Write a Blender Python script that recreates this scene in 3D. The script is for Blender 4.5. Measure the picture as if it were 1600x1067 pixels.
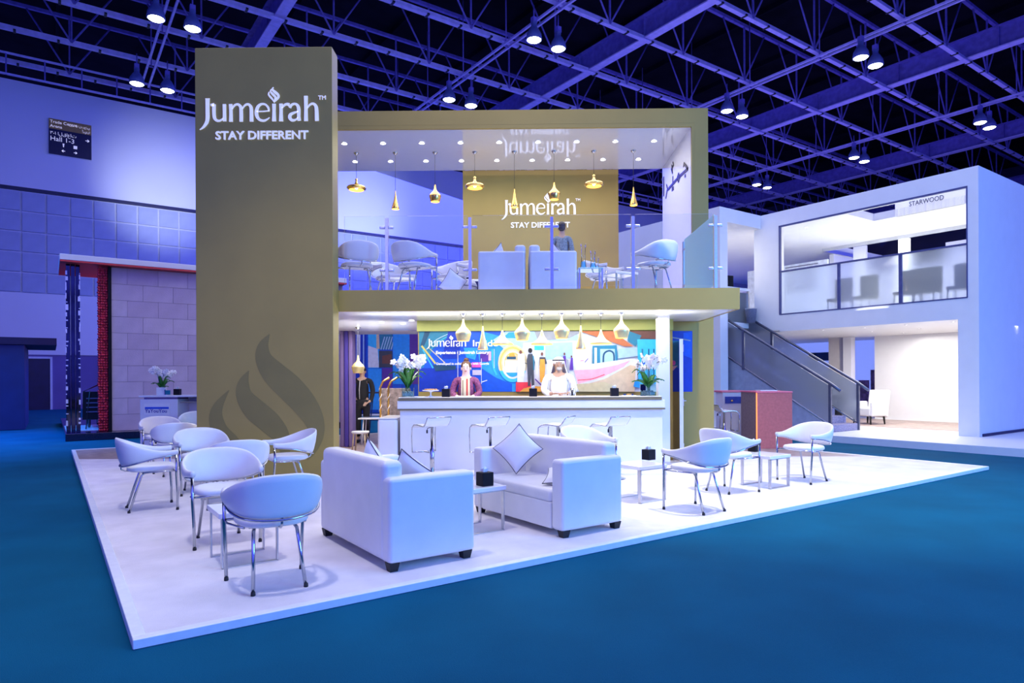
import bpy, bmesh, math, random
from mathutils import Vector, Matrix
for o in list(bpy.data.objects): bpy.data.objects.remove(o)
S = bpy.context.scene
COL = S.collection
R = math.radians
random.seed(7)

# ------------------------------------------------------------------ camera
FPX, CH, ROLL, YAW, HY = 1025.0, 1.40, 0.005, R(0.6), 592.0
cs, sn = math.cos(YAW), math.sin(YAW)
cam = bpy.data.cameras.new('camera'); cam.sensor_width = 36; cam.lens = 36 * FPX / 1600
cam.shift_y = (HY - 533.5) / 1600; cam.clip_end = 300
co = bpy.data.objects.new('camera', cam); COL.objects.link(co)
rt = (Vector((cs, sn, 0)) - ROLL * Vector((0, 0, 1))).normalized()
fw = Vector((-sn, cs, 0)); up = rt.cross(fw)
M = Matrix((rt, up, -fw)).transposed().to_4x4(); M.translation = (0, 0, CH)
co.matrix_world = M
S.camera = co

# ------------------------------------------------------------------ light
S.view_settings.view_transform = 'Standard'; S.view_settings.look = 'None'
S.view_settings.exposure = 0.25; S.view_settings.gamma = 1.0; S.view_settings.use_curve_mapping = False
W = bpy.data.worlds.new('hall_air'); S.world = W; W.use_nodes = True
bg = W.node_tree.nodes['Background']; bg.inputs[0].default_value = (0.10, 0.12, 1.0, 1); bg.inputs[1].default_value = 1.3

TH = R(35.8)                       # the hall and the carpet stage are turned 35.8 degrees against the booth
E1 = Vector((math.cos(TH), math.sin(TH), 0)); E2 = Vector((-math.sin(TH), math.cos(TH), 0))
ORG = Vector((-2.083, 3.504, 0))
def wl(p, q, z=0.0):
    v = ORG + E1 * p + E2 * q; return Vector((v.x, v.y, z))
def light(kind, name, loc, energy, color=(1, 1, 1), target=None, size=1.0, sizey=None, spot=None, blend=0.5):
    l = bpy.data.lights.new(name, kind); l.energy = energy; l.color = color
    if kind == 'AREA':
        l.size = size
        if sizey: l.shape = 'RECTANGLE'; l.size_y = sizey
    else: l.shadow_soft_size = size
    if spot: l.spot_size = R(spot); l.spot_blend = blend
    o = bpy.data.objects.new(name, l); COL.objects.link(o); o.location = loc
    if target is not None: o.rotation_euler = (Vector(target) - Vector(loc)).to_track_quat('-Z', 'Y').to_euler()
    return o
HALLC = (0.70, 0.72, 1.0)
light('AREA', 'hall_lamp_field', wl(9, 7, 15), 2700, HALLC, wl(8, 7, 0), 22)
light('AREA', 'blue_wall_fill', wl(20, 28, 15), 6500, (.07, .09, 1), wl(18, 28, 0), 20)  # unseen blue wash added to turn the back wall blue
light('AREA', 'blue_truss_fill', wl(12, 6, 8.5), 700, (.20, .16, 1), wl(12, 10, 20), 20)  # added fill without a fixture, brightens the trusses from below
light('AREA', 'blue_truss_fill_far', wl(36, 16, 8.5), 1300, (.26, .22, 1), wl(36, 16, 20), 22)  # same added fill for the farther trusses
light('SPOT', 'blue_floor_flood', wl(-3.5, 17, 12), 16000, (.02, .25, 1), wl(-3.5, 16, 0), 0.5, spot=60, blend=1)
light('AREA', 'neighbour_stand_glow', (10.5, 1.0, 4.0), 950, (0.16, 0.55, 1.0), (2.5, 9.5, 1.8), 5, 4)
light('AREA', 'hall_front_wash', (-5, -7, 8), 150, (0.6, 0.6, 1.0), (0, 9, 1.5), 6)
light('SPOT', 'tower_stage_spot', (-2.4, 3.5, 9.5), 950, (0.95, 0.93, 1.0), (-2.4, 7.2, 0), 0.35, spot=60, blend=.6)
light('SPOT', 'carpet_stage_spot', (3.4, 6.3, 9.0), 2300, (1.0, 0.98, 1.0), (3.6, 9.2, 0), 0.35, spot=58, blend=.7)
light('SPOT', 'wall_flood', wl(4.2, 30.5, 9.0), 1300, (0.8, 0.9, 1), wl(5.0, 37, 11.8), 0.4, spot=64, blend=1)
light('SPOT', 'wall_flood', wl(15.8, 30.5, 9.0), 1300, (0.8, 0.9, 1), wl(16.3, 37, 11.8), 0.4, spot=64, blend=1)
light('SPOT', 'top_beam_fill', (0.3, 3.0, 11.0), 800, (1.0, .88, .70), (0.3, 11.75, 6.1), 0.3, spot=44, blend=.8)  # added warm fill for the gold top beam
WARM = (1.0, 0.97, 0.9)
light('AREA', 'bar_ceiling_panel', (0.1, 10.6, 2.37), 36, WARM, (0.1, 10.6, 0), 4.6, 0.8)
light('AREA', 'under_balcony_panel', (-0.1, 10.0, 2.37), 17, (1, 1, 1), (-0.1, 10.0, 0), 4.8, 0.5)
light('AREA', 'back_room_panel', (-2.6, 12.6, 2.37), 60, (1, .97, .93), (-2.6, 12.6, 0), 1.6, 1.4)
light('AREA', 'soffit_fill', (0.15, 9.98, 2.12), 26, (1, .98, .92), (0.15, 9.98, 3), 5.0, 0.12)  # unseen fill added to whiten the balcony underside
light('AREA', 'back_room_bounce', (-2.6, 11.9, 1.9), 14, (1, .98, .95), (-2.7, 12.2, 3), 1.2, 1.6)
light('AREA', 'balcony_panel', (-0.2, 12.9, 5.84), 90, WARM, (-0.2, 12.9, 0), 5.6, 1.6)
light('AREA', 'balcony_bounce', (0, 12.6, 2.76), 30, (.7, .75, 1), (0, 12.6, 6), 5, 2)
light('AREA', 'pavilion_lower', wl(17.9, 4.1, 2.58), 190, WARM, wl(17.9, 4.1, 0), 3.4, 3.8)
light('AREA', 'pavilion_upper', wl(19.0, 4.1, 5.5), 130, WARM, wl(19.0, 4.1, 3), 2.2, 4.0)
light('AREA', 'pavilion_upper_bounce', wl(18.4, 4.6, 3.05), 95, WARM, wl(18.4, 4.6, 6), 3.6, 4.6)
light('AREA', 'pavilion_wing', wl(15.2, 9.2, 5.5), 90, WARM, wl(15.2, 9.2, 3), 1.2, 2.5)
light('POINT', 'left_booth_glow', wl(2.0, 19, 2.5), 60, (1, 0.3, 0.35), None, 0.3)

# ------------------------------------------------------------------ materials
MATS = {}
def mat(name, col, rough=0.5, metal=0.0, var=0.0, vscale=8.0, bump=0.0, bscale=60.0, emit=0.0, ecol=None, coat=0.0, spec=None, col2=None, sheen=0.0):
    if name in MATS: return MATS[name]
    m = bpy.data.materials.new(name); m.use_nodes = True; nt = m.node_tree
    b = nt.nodes['Principled BSDF']
    b.inputs['Base Color'].default_value = (*col, 1); b.inputs['Roughness'].default_value = rough
    b.inputs['Metallic'].default_value = metal
    if coat: b.inputs['Coat Weight'].default_value = coat; b.inputs['Coat Roughness'].default_value = .05
    if spec is not None: b.inputs['Specular IOR Level'].default_value = spec
    if sheen: b.inputs['Sheen Weight'].default_value = sheen
    tc = nt.nodes.new('ShaderNodeTexCoord')
    if var or col2:
        n = nt.nodes.new('ShaderNodeTexNoise'); n.inputs['Scale'].default_value = vscale; n.inputs['Detail'].default_value = 4
        nt.links.new(tc.outputs['Object'], n.inputs['Vector'])
        r = nt.nodes.new('ShaderNodeValToRGB')
        r.color_ramp.elements[0].position = .3; r.color_ramp.elements[1].position = .7
        c2 = col2 or tuple(min(1, c * (1 + var)) for c in col)
        r.color_ramp.elements[0].color = (*[c * (1 - var) for c in col], 1); r.color_ramp.elements[1].color = (*c2, 1)
        nt.links.new(n.outputs['Fac'], r.inputs['Fac']); nt.links.new(r.outputs['Color'], b.inputs['Base Color'])
    if bump:
        n = nt.nodes.new('ShaderNodeTexNoise'); n.inputs['Scale'].default_value = bscale; n.inputs['Detail'].default_value = 3
        nt.links.new(tc.outputs['Object'], n.inputs['Vector'])
        k = nt.nodes.new('ShaderNodeBump'); k.inputs['Strength'].default_value = bump; k.inputs['Distance'].default_value = .01
        nt.links.new(n.outputs['Fac'], k.inputs['Height']); nt.links.new(k.outputs['Normal'], b.inputs['Normal'])
    if emit:
        b.inputs['Emission Color'].default_value = (*(ecol or col), 1); b.inputs['Emission Strength'].default_value = emit
    MATS[name] = m; return m
def glass(name, col=(.8, .92, 1), clear=0.9, rough=0.02, frosted=False):
    if name in MATS: return MATS[name]
    m = bpy.data.materials.new(name); m.use_nodes = True; nt = m.node_tree; nt.nodes.clear()
    out = nt.nodes.new('ShaderNodeOutputMaterial'); tr = nt.nodes.new('ShaderNodeBsdfTransparent'); tr.inputs[0].default_value = (*col, 1)
    gl = nt.nodes.new('ShaderNodeBsdfGlossy'); gl.inputs['Roughness'].default_value = rough; gl.inputs[0].default_value = (1, 1, 1, 1)
    lw = nt.nodes.new('ShaderNodeFresnel'); lw.inputs[0].default_value = 1.5 if frosted else 1.25
    mx = nt.nodes.new('ShaderNodeMixShader')
    nt.links.new(lw.outputs[0], mx.inputs[0]); nt.links.new(tr.outputs[0], mx.inputs[1]); nt.links.new(gl.outputs[0], mx.inputs[2])
    if frosted:
        df = nt.nodes.new('ShaderNodeBsdfTranslucent'); df.inputs[0].default_value = (*col, 1)
        d2 = nt.nodes.new('ShaderNodeBsdfDiffuse'); d2.inputs[0].default_value = (*col, 1)
        rf = nt.nodes.new('ShaderNodeBsdfRefraction'); rf.inputs[0].default_value = (*col, 1); rf.inputs['Roughness'].default_value = .42; rf.inputs['IOR'].default_value = 1.12
        a = nt.nodes.new('ShaderNodeMixShader'); a.inputs[0].default_value = .5
        b = nt.nodes.new('ShaderNodeMixShader'); b.inputs[0].default_value = clear
        nt.links.new(df.outputs[0], a.inputs[1]); nt.links.new(d2.outputs[0], a.inputs[2])
        nt.links.new(a.outputs[0], b.inputs[1]); nt.links.new(rf.outputs[0], b.inputs[2])
        nt.links.new(b.outputs[0], mx.inputs[1])
    nt.links.new(mx.outputs[0], out.inputs[0]); MATS[name] = m; return m

carpet_teal = mat('hall_carpet', (0.001, 0.088, 0.165), .95, var=.12, vscale=1.2, bump=.4, bscale=250, spec=.1)
carpet_lilac = mat('stage_carpet', (0.78, 0.74, 0.77), .95, var=.09, vscale=2.6, bump=.5, bscale=300, spec=.1)
white_paint = mat('white_paint', (.78, .78, .80), .5, var=.02, vscale=3)
white_gloss = mat('white_gloss', (.82, .82, .84), .22, var=.01, coat=.3)
leather = mat('white_leather', (.74, .74, .76), .42, var=.03, vscale=5, bump=.12, bscale=180)
chrome = mat('chrome', (.50, .52, .56), .14, 1.0, var=.02)
brushed = mat('brushed_steel', (.62, .63, .66), .32, 1.0, var=.05, vscale=30)
black_rub = mat('black_rubber', (.01, .01, .012), .6, var=.1)
black_box = mat('black_card', (.006, .006, .012), .6, var=.1, spec=.2)
tissue = mat('tissue_paper', (.85, .85, .85), .9, var=.03)
gold_paint = mat('gold_paint', (0.36, 0.262, 0.062), .5, .15, var=.05, vscale=1.5, bump=.05, bscale=120)
gold_dark = mat('dark_gold_vinyl', (0.23, 0.18, 0.045), .5, .1, var=.06, vscale=2)
brass = mat('brass', (.85, .55, .16), .25, 1.0, var=.06, vscale=20, bump=.1, bscale=90)
bright_lit_brass = mat('bright_lit_brass', (.92, .74, .32), .35, .55, var=.06, vscale=20, bump=.1, bscale=90)  # lit copy of brass, overexposure put into the paler colour
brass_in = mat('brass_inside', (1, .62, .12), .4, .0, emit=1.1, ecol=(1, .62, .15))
lamp_on = mat('lit_lamp', (1, 1, 1), .5, emit=9, ecol=(1, .97, .92))
hall_lamp = mat('hall_lamp_face', (1, 1, 1), .5, emit=14, ecol=(.85, .93, 1))
steel_blue = mat('blue_lit_steel', (.55, .48, .80), .55, var=.12, vscale=4)  # white steel, with the blue light put into its colour
steel_dark = mat('blue_lit_steel_web', (.15, .12, .42), .6, var=.2, vscale=4)  # blue light put into the web colour too
black_roof = mat('black_roof_deck', (.006, .006, .010), .95, var=.5, vscale=.6, spec=.05)
wall_white = mat('hall_wall_paint', (.74, .74, .80), .8, var=.02, vscale=.4)
panel_grey = mat('acoustic_panel', (.40, .44, .60), .85, var=.06, vscale=2)
joint_grey = mat('panel_joint', (.62, .64, .78), .8, var=.05)
glow_white = mat('glow_white', (.86, .86, .90), .5, emit=.28, ecol=(1, .98, .95))  # white lifted by an added glow
wood_fl = mat('oak_floor', (.36, .27, .25), .45, var=.25, vscale=6)
navy = mat('navy_board', (.006, .03, .16), .5, var=.12, vscale=2)
dknavy = mat('dark_navy', (.008, .008, .06), .5, var=.2, vscale=2)
purple = mat('purple_drape', (.16, .11, .30), .7, var=.1, vscale=3)
purpleb = mat('purple_blue_drape', (.05, .03, .30), .7, var=.1, vscale=3)
clear = glass('clear_glass', (.95, .975, 1)); blueglass = glass('cyan_glass', (.50, .88, 1.0), .15, frosted=True)
frost = glass('frosted_glass', (.86, .92, 1), .80, frosted=True); dark_frost = glass('dark_frosted_glass', (.56, .60, .68), .72, frosted=True)  # dark copy of frost: the dark behind it put into the colour
green = mat('leaf_green', (.04, .22, .03), .35, var=.4, vscale=25)
stemg = mat('stem_green', (.10, .16, .05), .5, var=.2)
petal = mat('white_petal', (.88, .86, .88), .5, var=.03)
skin = mat('skin', (.62, .40, .30), .55, var=.04)
skin2 = mat('tan_skin', (.45, .27, .18), .55, var=.04)
hairm = mat('dark_hair', (.02, .014, .01), .5, var=.3, vscale=40)
hairb = mat('brown_hair', (.12, .05, .025), .5, var=.3, vscale=40)

# ------------------------------------------------------------------ mesh tools
class MB:
    def __init__(s): s.v = []; s.f = []; s.m = []; s.sm = []; s.T = Matrix(); s.mi = 0; s.wn = False
    def add(s, vs, fs, smooth=False):
        b = len(s.v); s.v += [tuple(s.T @ Vector(p)) for p in vs]
        for f in fs: s.f.append([i + b for i in f]); s.m.append(s.mi); s.sm.append(smooth)
        return s
    def box(s, x0, x1, y0, y1, z0, z1):
        return s.add([(x0,y0,z0),(x1,y0,z0),(x1,y1,z0),(x0,y1,z0),(x0,y0,z1),(x1,y0,z1),(x1,y1,z1),(x0,y1,z1)],
                     [(0,3,2,1),(4,5,6,7),(0,1,5,4),(1,2,6,5),(2,3,7,6),(3,0,4,7)])
    def rbox(s, x0, x1, y0, y1, z0, z1, r=.02, seg=3):
        s.wn = True; bm = bmesh.new(); bmesh.ops.create_cube(bm, size=1)
        for v in bm.verts: v.co = Vector(((x0+x1)/2 + v.co.x*(x1-x0), (y0+y1)/2 + v.co.y*(y1-y0), (z0+z1)/2 + v.co.z*(z1-z0)))
        bmesh.ops.bevel(bm, geom=bm.edges[:], offset=min(r, .49*min(x1-x0, y1-y0, z1-z0)), segments=seg, profile=.5, affect='EDGES')
        bm.verts.ensure_lookup_table(); bm.verts.index_update()
        s.add([v.co[:] for v in bm.verts], [[v.index for v in f.verts] for f in bm.faces], True); bm.free(); return s
    def tube(s, pts, r, n=8, closed=False, cap=True):
        pts = [Vector(p) for p in pts]; rs = r if isinstance(r, (list, tuple)) else [r]*len(pts)
        vs = []; prev = None; N = len(pts)
        for i, p in enumerate(pts):
            if closed: d = pts[(i+1) % N] - pts[i-1]
            else: d = pts[min(i+1, N-1)] - pts[max(i-1, 0)]
            d.normalize()
            if prev is None:
                a = Vector((0,0,1)) if abs(d.z) < .9 else Vector((1,0,0)); u = d.cross(a).normalized()
            else: u = (prev - d*prev.dot(d)).normalized()
            prev = u; w = d.cross(u)
            for k in range(n):
                t = 2*math.pi*k/n; vs.append(p + (u*math.cos(t) + w*math.sin(t))*rs[i])
        fs = []
        for i in range(N if closed else N-1):
            j = (i+1) % N
            for k in range(n): fs.append((i*n+k, i*n+(k+1)%n, j*n+(k+1)%n, j*n+k))
        if cap and not closed: fs += [tuple(range(n))[::-1], tuple((N-1)*n+k for k in range(n))]
        return s.add(vs, fs, True)
    def lathe(s, prof, n=20, c=(0,0,0), cap=True):
        vs = []; fs = []
        for (r, z) in prof:
            for k in range(n):
                t = 2*math.pi*k/n; vs.append((c[0]+r*math.cos(t), c[1]+r*math.sin(t), c[2]+z))
        for i in range(len(prof)-1):
            for k in range(n): fs.append((i*n+k, i*n+(k+1)%n, (i+1)*n+(k+1)%n, (i+1)*n+k))
        if cap: fs += [tuple(range(n))[::-1], tuple((len(prof)-1)*n+k for k in range(n))]
        return s.add(vs, fs, True)
    def ball(s, c, r, n=10, m=7):
        rr = r if isinstance(r, (tuple, list)) else (r, r, r)
        vs = [(c[0], c[1], c[2]-rr[2])]; fs = []
        for i in range(1, m):
            a = math.pi*i/m - math.pi/2
            for k in range(n):
                t = 2*math.pi*k/n; vs.append((c[0]+rr[0]*math.cos(a)*math.cos(t), c[1]+rr[1]*math.cos(a)*math.sin(t), c[2]+rr[2]*math.sin(a)))
        vs.append((c[0], c[1], c[2]+rr[2])); L = len(vs)-1
        for k in range(n): fs.append((0, 1+(k+1)%n, 1+k)); fs.append((L, 1+(m-2)*n+k, 1+(m-2)*n+(k+1)%n))
        for i in range(m-2):
            for k in range(n): fs.append((1+i*n+k, 1+i*n+(k+1)%n, 1+(i+1)*n+(k+1)%n, 1+(i+1)*n+k))
        return s.add(vs, fs, True)
    def prism(s, pts, z0, z1):
        n = len(pts)
        return s.add([(x, y, z0) for x, y in pts] + [(x, y, z1) for x, y in pts],
                     [tuple(range(n))[::-1], tuple(range(n, 2*n))] + [(i, (i+1)%n, n+(i+1)%n, n+i) for i in range(n)])
    def poly(s, pts, depth=0.002):           # upright flat print: pts (x, z), front at y=0 facing -y, thickness behind
        n = len(pts); a = sum(pts[i][0]*pts[(i+1)%n][1] - pts[(i+1)%n][0]*pts[i][1] for i in range(n))
        if a < 0: pts = pts[::-1]
        return s.add([(x, -depth, z) for x, z in pts] + [(x, 0, z) for x, z in pts],
                     [tuple(range(n)), tuple(range(n, 2*n))[::-1]] + [((i+1)%n, i, n+i, n+(i+1)%n) for i in range(n)])
    def stroke(s, pts, depth=.02, sub=4):    # variable-width ribbon in the x/z plane, pts (x, z, width)
        P = []
        N = len(pts)
        for i in range(N-1):
            p0, p1, p2, p3 = pts[max(i-1,0)], pts[i], pts[i+1], pts[min(i+2,N-1)]
            K = sub if N > 2 else 1
            for k in range(K):
                t = k/K; P.append([.5*(2*p1[j] + (p2[j]-p0[j])*t + (2*p0[j]-5*p1[j]+4*p2[j]-p3[j])*t*t + (3*p1[j]-p0[j]-3*p2[j]+p3[j])*t**3) for j in range(3)])
        P.append(list(pts[-1])); n = len(P); vs = []
        for i in range(n):
            dx = P[min(i+1,n-1)][0]-P[max(i-1,0)][0]; dz = P[min(i+1,n-1)][1]-P[max(i-1,0)][1]; L = math.hypot(dx, dz) or 1
            nx, nz = -dz/L, dx/L; w = max(P[i][2], .0005)/2
            x, z = P[i][0], P[i][1]
            vs += [(x+nx*w, -depth, z+nz*w), (x-nx*w, -depth, z-nz*w), (x-nx*w, 0, z-nz*w), (x+nx*w, 0, z+nz*w)]
        fs = []
        for i in range(n-1):
            for k in range(4): fs.append((i*4+k, i*4+(k+1)%4, (i+1)*4+(k+1)%4, (i+1)*4+k))
        fs += [(3,2,1,0), ((n-1)*4, (n-1)*4+1, (n-1)*4+2, (n-1)*4+3)]
        return s.add(vs, fs)
    def mesh(s, name):
        me = bpy.data.meshes.new(name); me.from_pydata(s.v, [], s.f)
        me.polygons.foreach_set('use_smooth', s.sm); me.polygons.foreach_set('material_index', s.m); me.update(); return me

def link(name, me, mats, parent=None, loc=None, rz=None):
    if mats is not None and len(me.materials) == 0:
        for m in (mats if isinstance(mats, (list, tuple)) else [mats]): me.materials.append(m)
    o = bpy.data.objects.new(name, me); COL.objects.link(o)
    if parent: o.parent = parent
    if loc is not None: o.location = loc
    if rz is not None: o.rotation_euler = (0, 0, rz)
    return o
def fixn(me):
    bm = bmesh.new(); bm.from_mesh(me); bmesh.ops.recalc_face_normals(bm, faces=bm.faces); bm.to_mesh(me); bm.free()
def obj(name, mb, mats, parent=None, loc=None, rz=None, label=None):
    me = mb.mesh(name); fixn(me); o = link(name, me, mats, parent, loc, rz)
    if mb.wn: w_ = o.modifiers.new('weighted', 'WEIGHTED_NORMAL'); w_.weight = 100
    if label: o['label'] = label
    return o
def tag(o, label, cat, group=None, kind=None):
    o['label'] = label; o['category'] = cat
    if group: o['group'] = group
    if kind: o['kind'] = kind
    return o
def thing(name, label, cat, loc=(0,0,0), rz=0, group=None):
    o = bpy.data.objects.new(name, None); COL.objects.link(o); o.empty_display_size = .2
    o.location = loc; o.rotation_euler = (0, 0, rz); return tag(o, label, cat, group)
def struct(o, label=None):
    o['kind'] = 'structure'
    if label: o['label'] = label
    return o
def dup(root, loc, rz, label=None, group=None):
    def cp(o, par):
        c = o.copy(); COL.objects.link(c)
        if par: c.parent = par
        for ch in kids.get(o.name, []): cp(ch, c)
        return c
    kids = {}
    def walk(o):
        for c in o.children: kids.setdefault(o.name, []).append(c); walk(c)
    walk(root)
    r = cp(root, None); r.location = loc; r.rotation_euler = (0, 0, rz)
    if label: r['label'] = label
    if group: r['group'] = group
    return r
def text(name, body, size, mats, parent=None, loc=(0,0,0), rot=(R(90),0,0), depth=.01, sx=1.0, align='LEFT', bold=0.0):
    cu = bpy.data.curves.new(name, 'FONT'); cu.body = body; cu.size = size; cu.extrude = depth/2; cu.align_x = align; cu.offset = bold; cu.resolution_u = 3
    t = bpy.data.objects.new('tmp', cu); COL.objects.link(t)
    dg = bpy.context.evaluated_depsgraph_get(); me = bpy.data.meshes.new_from_object(t.evaluated_get(dg)); me.name = name
    bpy.data.objects.remove(t); me.materials.clear()
    o = link(name, me, mats, parent, loc); o.rotation_euler = rot; o.scale = (sx, 1, 1); return o

# pixel of the photograph -> point on a real plane of the booth (used for flat prints and for placing things)
def ray(px, py):
    A = (px-800)/FPX; B = -(py-HY)/FPX; b = (B-ROLL*A)/(1+ROLL*ROLL); a = A+ROLL*b
    return Vector((a*cs-sn, a*sn+cs, b))
def at(px, py, Y): d = ray(px, py); t = Y/d.y; return d.x*t, CH+d.z*t
def gp(px, py, z=0): d = ray(px, py); t = (z-CH)/d.z; return Vector((d.x*t, d.y*t, z))
def hp(px, py, p):
    d = ray(px, py); t = (p+ORG.dot(E1))/d.dot(E1); P = d*t; return (P-ORG).dot(E2), CH+P.z
def hq(px, py, q):
    d = ray(px, py); t = (q+ORG.dot(E2))/d.dot(E2); P = d*t; return (P-ORG).dot(E1), CH+P.z

#============================================================ SETTING
FZ = -0.05
H0 = wl(0, 0)
b = MB(); b.box(-45, 95, -30, 60, FZ-.1, FZ)
struct(obj('floor', b, carpet_teal, None, H0, TH), 'teal blue exhibition hall carpet')
b = MB(); b.box(-45, 95, -16, 60, 20.6, 20.8)
for i in range(28):
    x = -45 + i*5; b.box(x, x+.15, -16, 60, 20.3, 20.6)
struct(obj('ceiling', b, black_roof, None, H0, TH), 'black hall roof deck high above the trusses')
b = MB(); b.box(72, 72.4, -16, 37, FZ, 20.6); struct(obj('wall_right', b, mat('far_wall_dark', (.03, .03, .10), .8, var=.3, vscale=.3), None, H0, TH), 'dark far end wall of the hall')
# back wall of the hall: white band above, panelled band, purple dado with doors
Q = 37.0
wallo = MB(); wallo.box(-45, 95, Q, Q+.4, 11.15, 16.45); wallo.box(-45, 95, Q, Q+.4, 2.75, 5.85)
wallo = struct(obj('wall_back', wallo, wall_white, None, H0, TH), 'tall white hall wall washed with blue light')
b = MB(); b.box(-45, 95, Q+.08, Q+.4, 5.85, 11.0); obj('panel_backing', b, joint_grey, wallo)
b = MB(); b.box(-45, 95, Q-.03, Q+.1, 10.98, 11.15); obj('dark_rail', b, dknavy, wallo)  # plain dark rail above the panels
b = MB(); b.box(-.5, .5, 0, .07, -.5, .5)
b = MB(); b.box(0, .93, 0, .05, 0, .93); pm = b.mesh('acoustic_panel'); pm.materials.append(panel_grey)
for c in range(-3, 42):
    p = -.46 + c*1.02
    if 6.6 < p < 11.6 or p > 26 and p < 34: continue
    for r in range(5):
        link('acoustic_panel', pm, None, wallo, (p+.045, Q, 5.90 + r*1.02))
b = MB(); b.box(-45, 95, Q+.05, Q+.4, FZ, 2.75)
obj('dado', b, mat('dado_purple', (.16, .12, .34), .8, var=.1, vscale=.7), wallo, label='purple lower band of the hall wall')
for n, (x0, x1) in enumerate(((-1.45, -.32), (1.95, 2.9), (14.6, 16.2)), 1):
    d = MB(); d.box(x0, x1, Q-.02, Q+.05, FZ, 2.55)
    d = struct(obj('door_%d' % n, d, dknavy, None, H0, TH), 'dark blue hall door')
    f = MB(); f.box(x0-.1, x0, Q-.05, Q+.05, FZ, 2.65); f.box(x1, x1+.1, Q-.05, Q+.05, FZ, 2.65); f.box(x0-.1, x1+.1, Q-.05, Q+.05, 2.55, 2.65); obj('door_frame', f, joint_grey, d)
    f = MB(); f.tube([(x0+.12, Q-.06, .95), (x0+.12, Q-.06, 1.25)], .015); obj('door_handle', f, brushed, d)

# hall wayfinding sign on the wall
px0, zt = hq(76, 184, Q-.12); px1, zb = hq(143, 252, Q-.12)
sg = thing('wayfinding_sign', 'dark navy hanging hall direction sign with brown header on the white wall', 'sign', wl(px0, Q-.12, 0), TH)
w = px1-px0; hgt = 1.95; z0 = 12.2
z0 = zb + .08
hgt = zt - z0
b = MB(); b.box(0, w, 0, .08, z0, zt); obj('board', b, mat('sign_navy', (.004, .004, .05), .4, var=.1), sg)
b = MB(); b.box(0, w, -.006, 0, zt-.52, zt); obj('header', b, mat('sign_brown', (.40, .24, .06), .5, var=.1), sg)
b = MB(); b.box(-.03, w+.03, .08, .12, z0-.03, zt+.03); obj('frame', b, white_paint, sg)
def sgt(t, x, z, s, **k): text('lettering', t, s, glow_white, sg, (x, -.012, z), depth=.008, **k)
sgt('Trade Centre', .05, zt-.22, .21); sgt('Arena', .05, zt-.44, .21); sgt('٣-١ القاعات', .05, zt-.80, .22); sgt('Hall 1-3', .05, zt-1.12, .33)
sgt('المركز التجاري', w-.06, zt-.22, .13, align='RIGHT'); sgt('أرينا', w-.06, zt-.44, .15, align='RIGHT')
def arrow(x, z, s, k):
    b = MB(); b.stroke([(x-s*k, z, .035), (x+s*k, z, .035)], .01); b.stroke([(x+.0*k, z+s*.8, .035), (x+s*k, z, .035)], .01); b.stroke([(x, z-s*.8, .035), (x+s*k, z, .035)], .01)
    obj('arrow', b, glow_white, sg)
arrow(w-.18, zt-.85, .08, 1); arrow(.62, z0+.22, .07, -1); arrow(1.13, z0+.22, .07, 1)
b = MB(); b.poly([(.60, z0+.42), (.64, z0+.42), (.66, z0+.6), (.58, z0+.6)], .012)
b.poly([(1.05, z0+.42), (1.21, z0+.42), (1.21, z0+.58), (1.05, z0+.58)], .012); obj('pictogram', b, glow_white, sg)

#============================================================ ROOF STEEL
GP = (-6.7, 7.8, 22.2, 36.7, 51.2, 65.7); ZB = 17.0
for i, p in enumerate(GP):
    g = thing('roof_girder', 'deep blue-lit steel roof girder, number %s from the left wall end' % ('first','second','third','fourth','fifth','sixth')[i], 'girder', wl(p, 0, ZB), TH)
    b = MB(); b.box(-.23, .23, -12, Q-.1, 0, .06); obj('bottom_flange', b, steel_blue, g)
    b = MB(); b.box(-.06, .06, -12, Q-.1, .06, 1.0); obj('web', b, steel_dark, g)
    b = MB(); b.box(-.28, .28, -12, Q-.1, 1.0, 1.06); obj('top_flange', b, steel_dark, g)
    b = MB()
    for k in range(11): y = -10+k*4.5; b.box(-.2, .2, y, y+.04, .06, 1.0)
    obj('stiffeners', b, steel_dark, g)['kind'] = 'stuff'
JQ = (5.6, 9.4, 13.15, 17.0, 20.8, 24.75, 28.5, 32.3, 36.1)
JN = ('first','second','third','fourth','fifth','sixth','seventh','eighth','ninth')
L = 2.9
vb = MB(); vb.box(-.035, .035, -.035, .035, .1, L); vm = vb.mesh('upright'); vm.materials.append(steel_dark)
db = MB(); db.tube([(0, 0, .1), (1.75, 0, L)], .042, 6); dm = db.mesh('diagonal'); dm.materials.append(steel_dark)
de = MB(); de.tube([(0, 0, .1), (-1.75, 0, L)], .042, 6); dem = de.mesh('diagonal'); dem.materials.append(steel_dark)
for j, q in enumerate(JQ):
    g = thing('roof_truss', 'blue-lit open web roof truss, %s row counted from the front towards the back wall' % JN[j], 'truss', wl(0, q, ZB-.12), TH, None)
    b = MB(); b.box(-8, 72, -.10, .10, 0, .05); b.box(-8, 72, -.02, .02, .05, .24); obj('bottom_chord', b, steel_blue, g)
    b = MB(); b.box(-8, 72, -.08, .08, L, L+.16); obj('top_chord', b, steel_dark, g)
    k = 0
    p = -6.7 + 4.83/2
    while p < 66 and k < 15:
        link('upright', vm, None, g, (p, 0, 0)); link('diagonal', dm, None, g, (p, 0, 0)); link('diagonal', dem, None, g, (p, 0, 0))
        p += 4.83; k += 1
    b = MB()
    for m in range(50): b.box(-8+m*1.6, -7.9+m*1.6, -.16, .16, -.02, .05)
    obj('clamps', b, black_rub, g)['kind'] = 'stuff'
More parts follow.
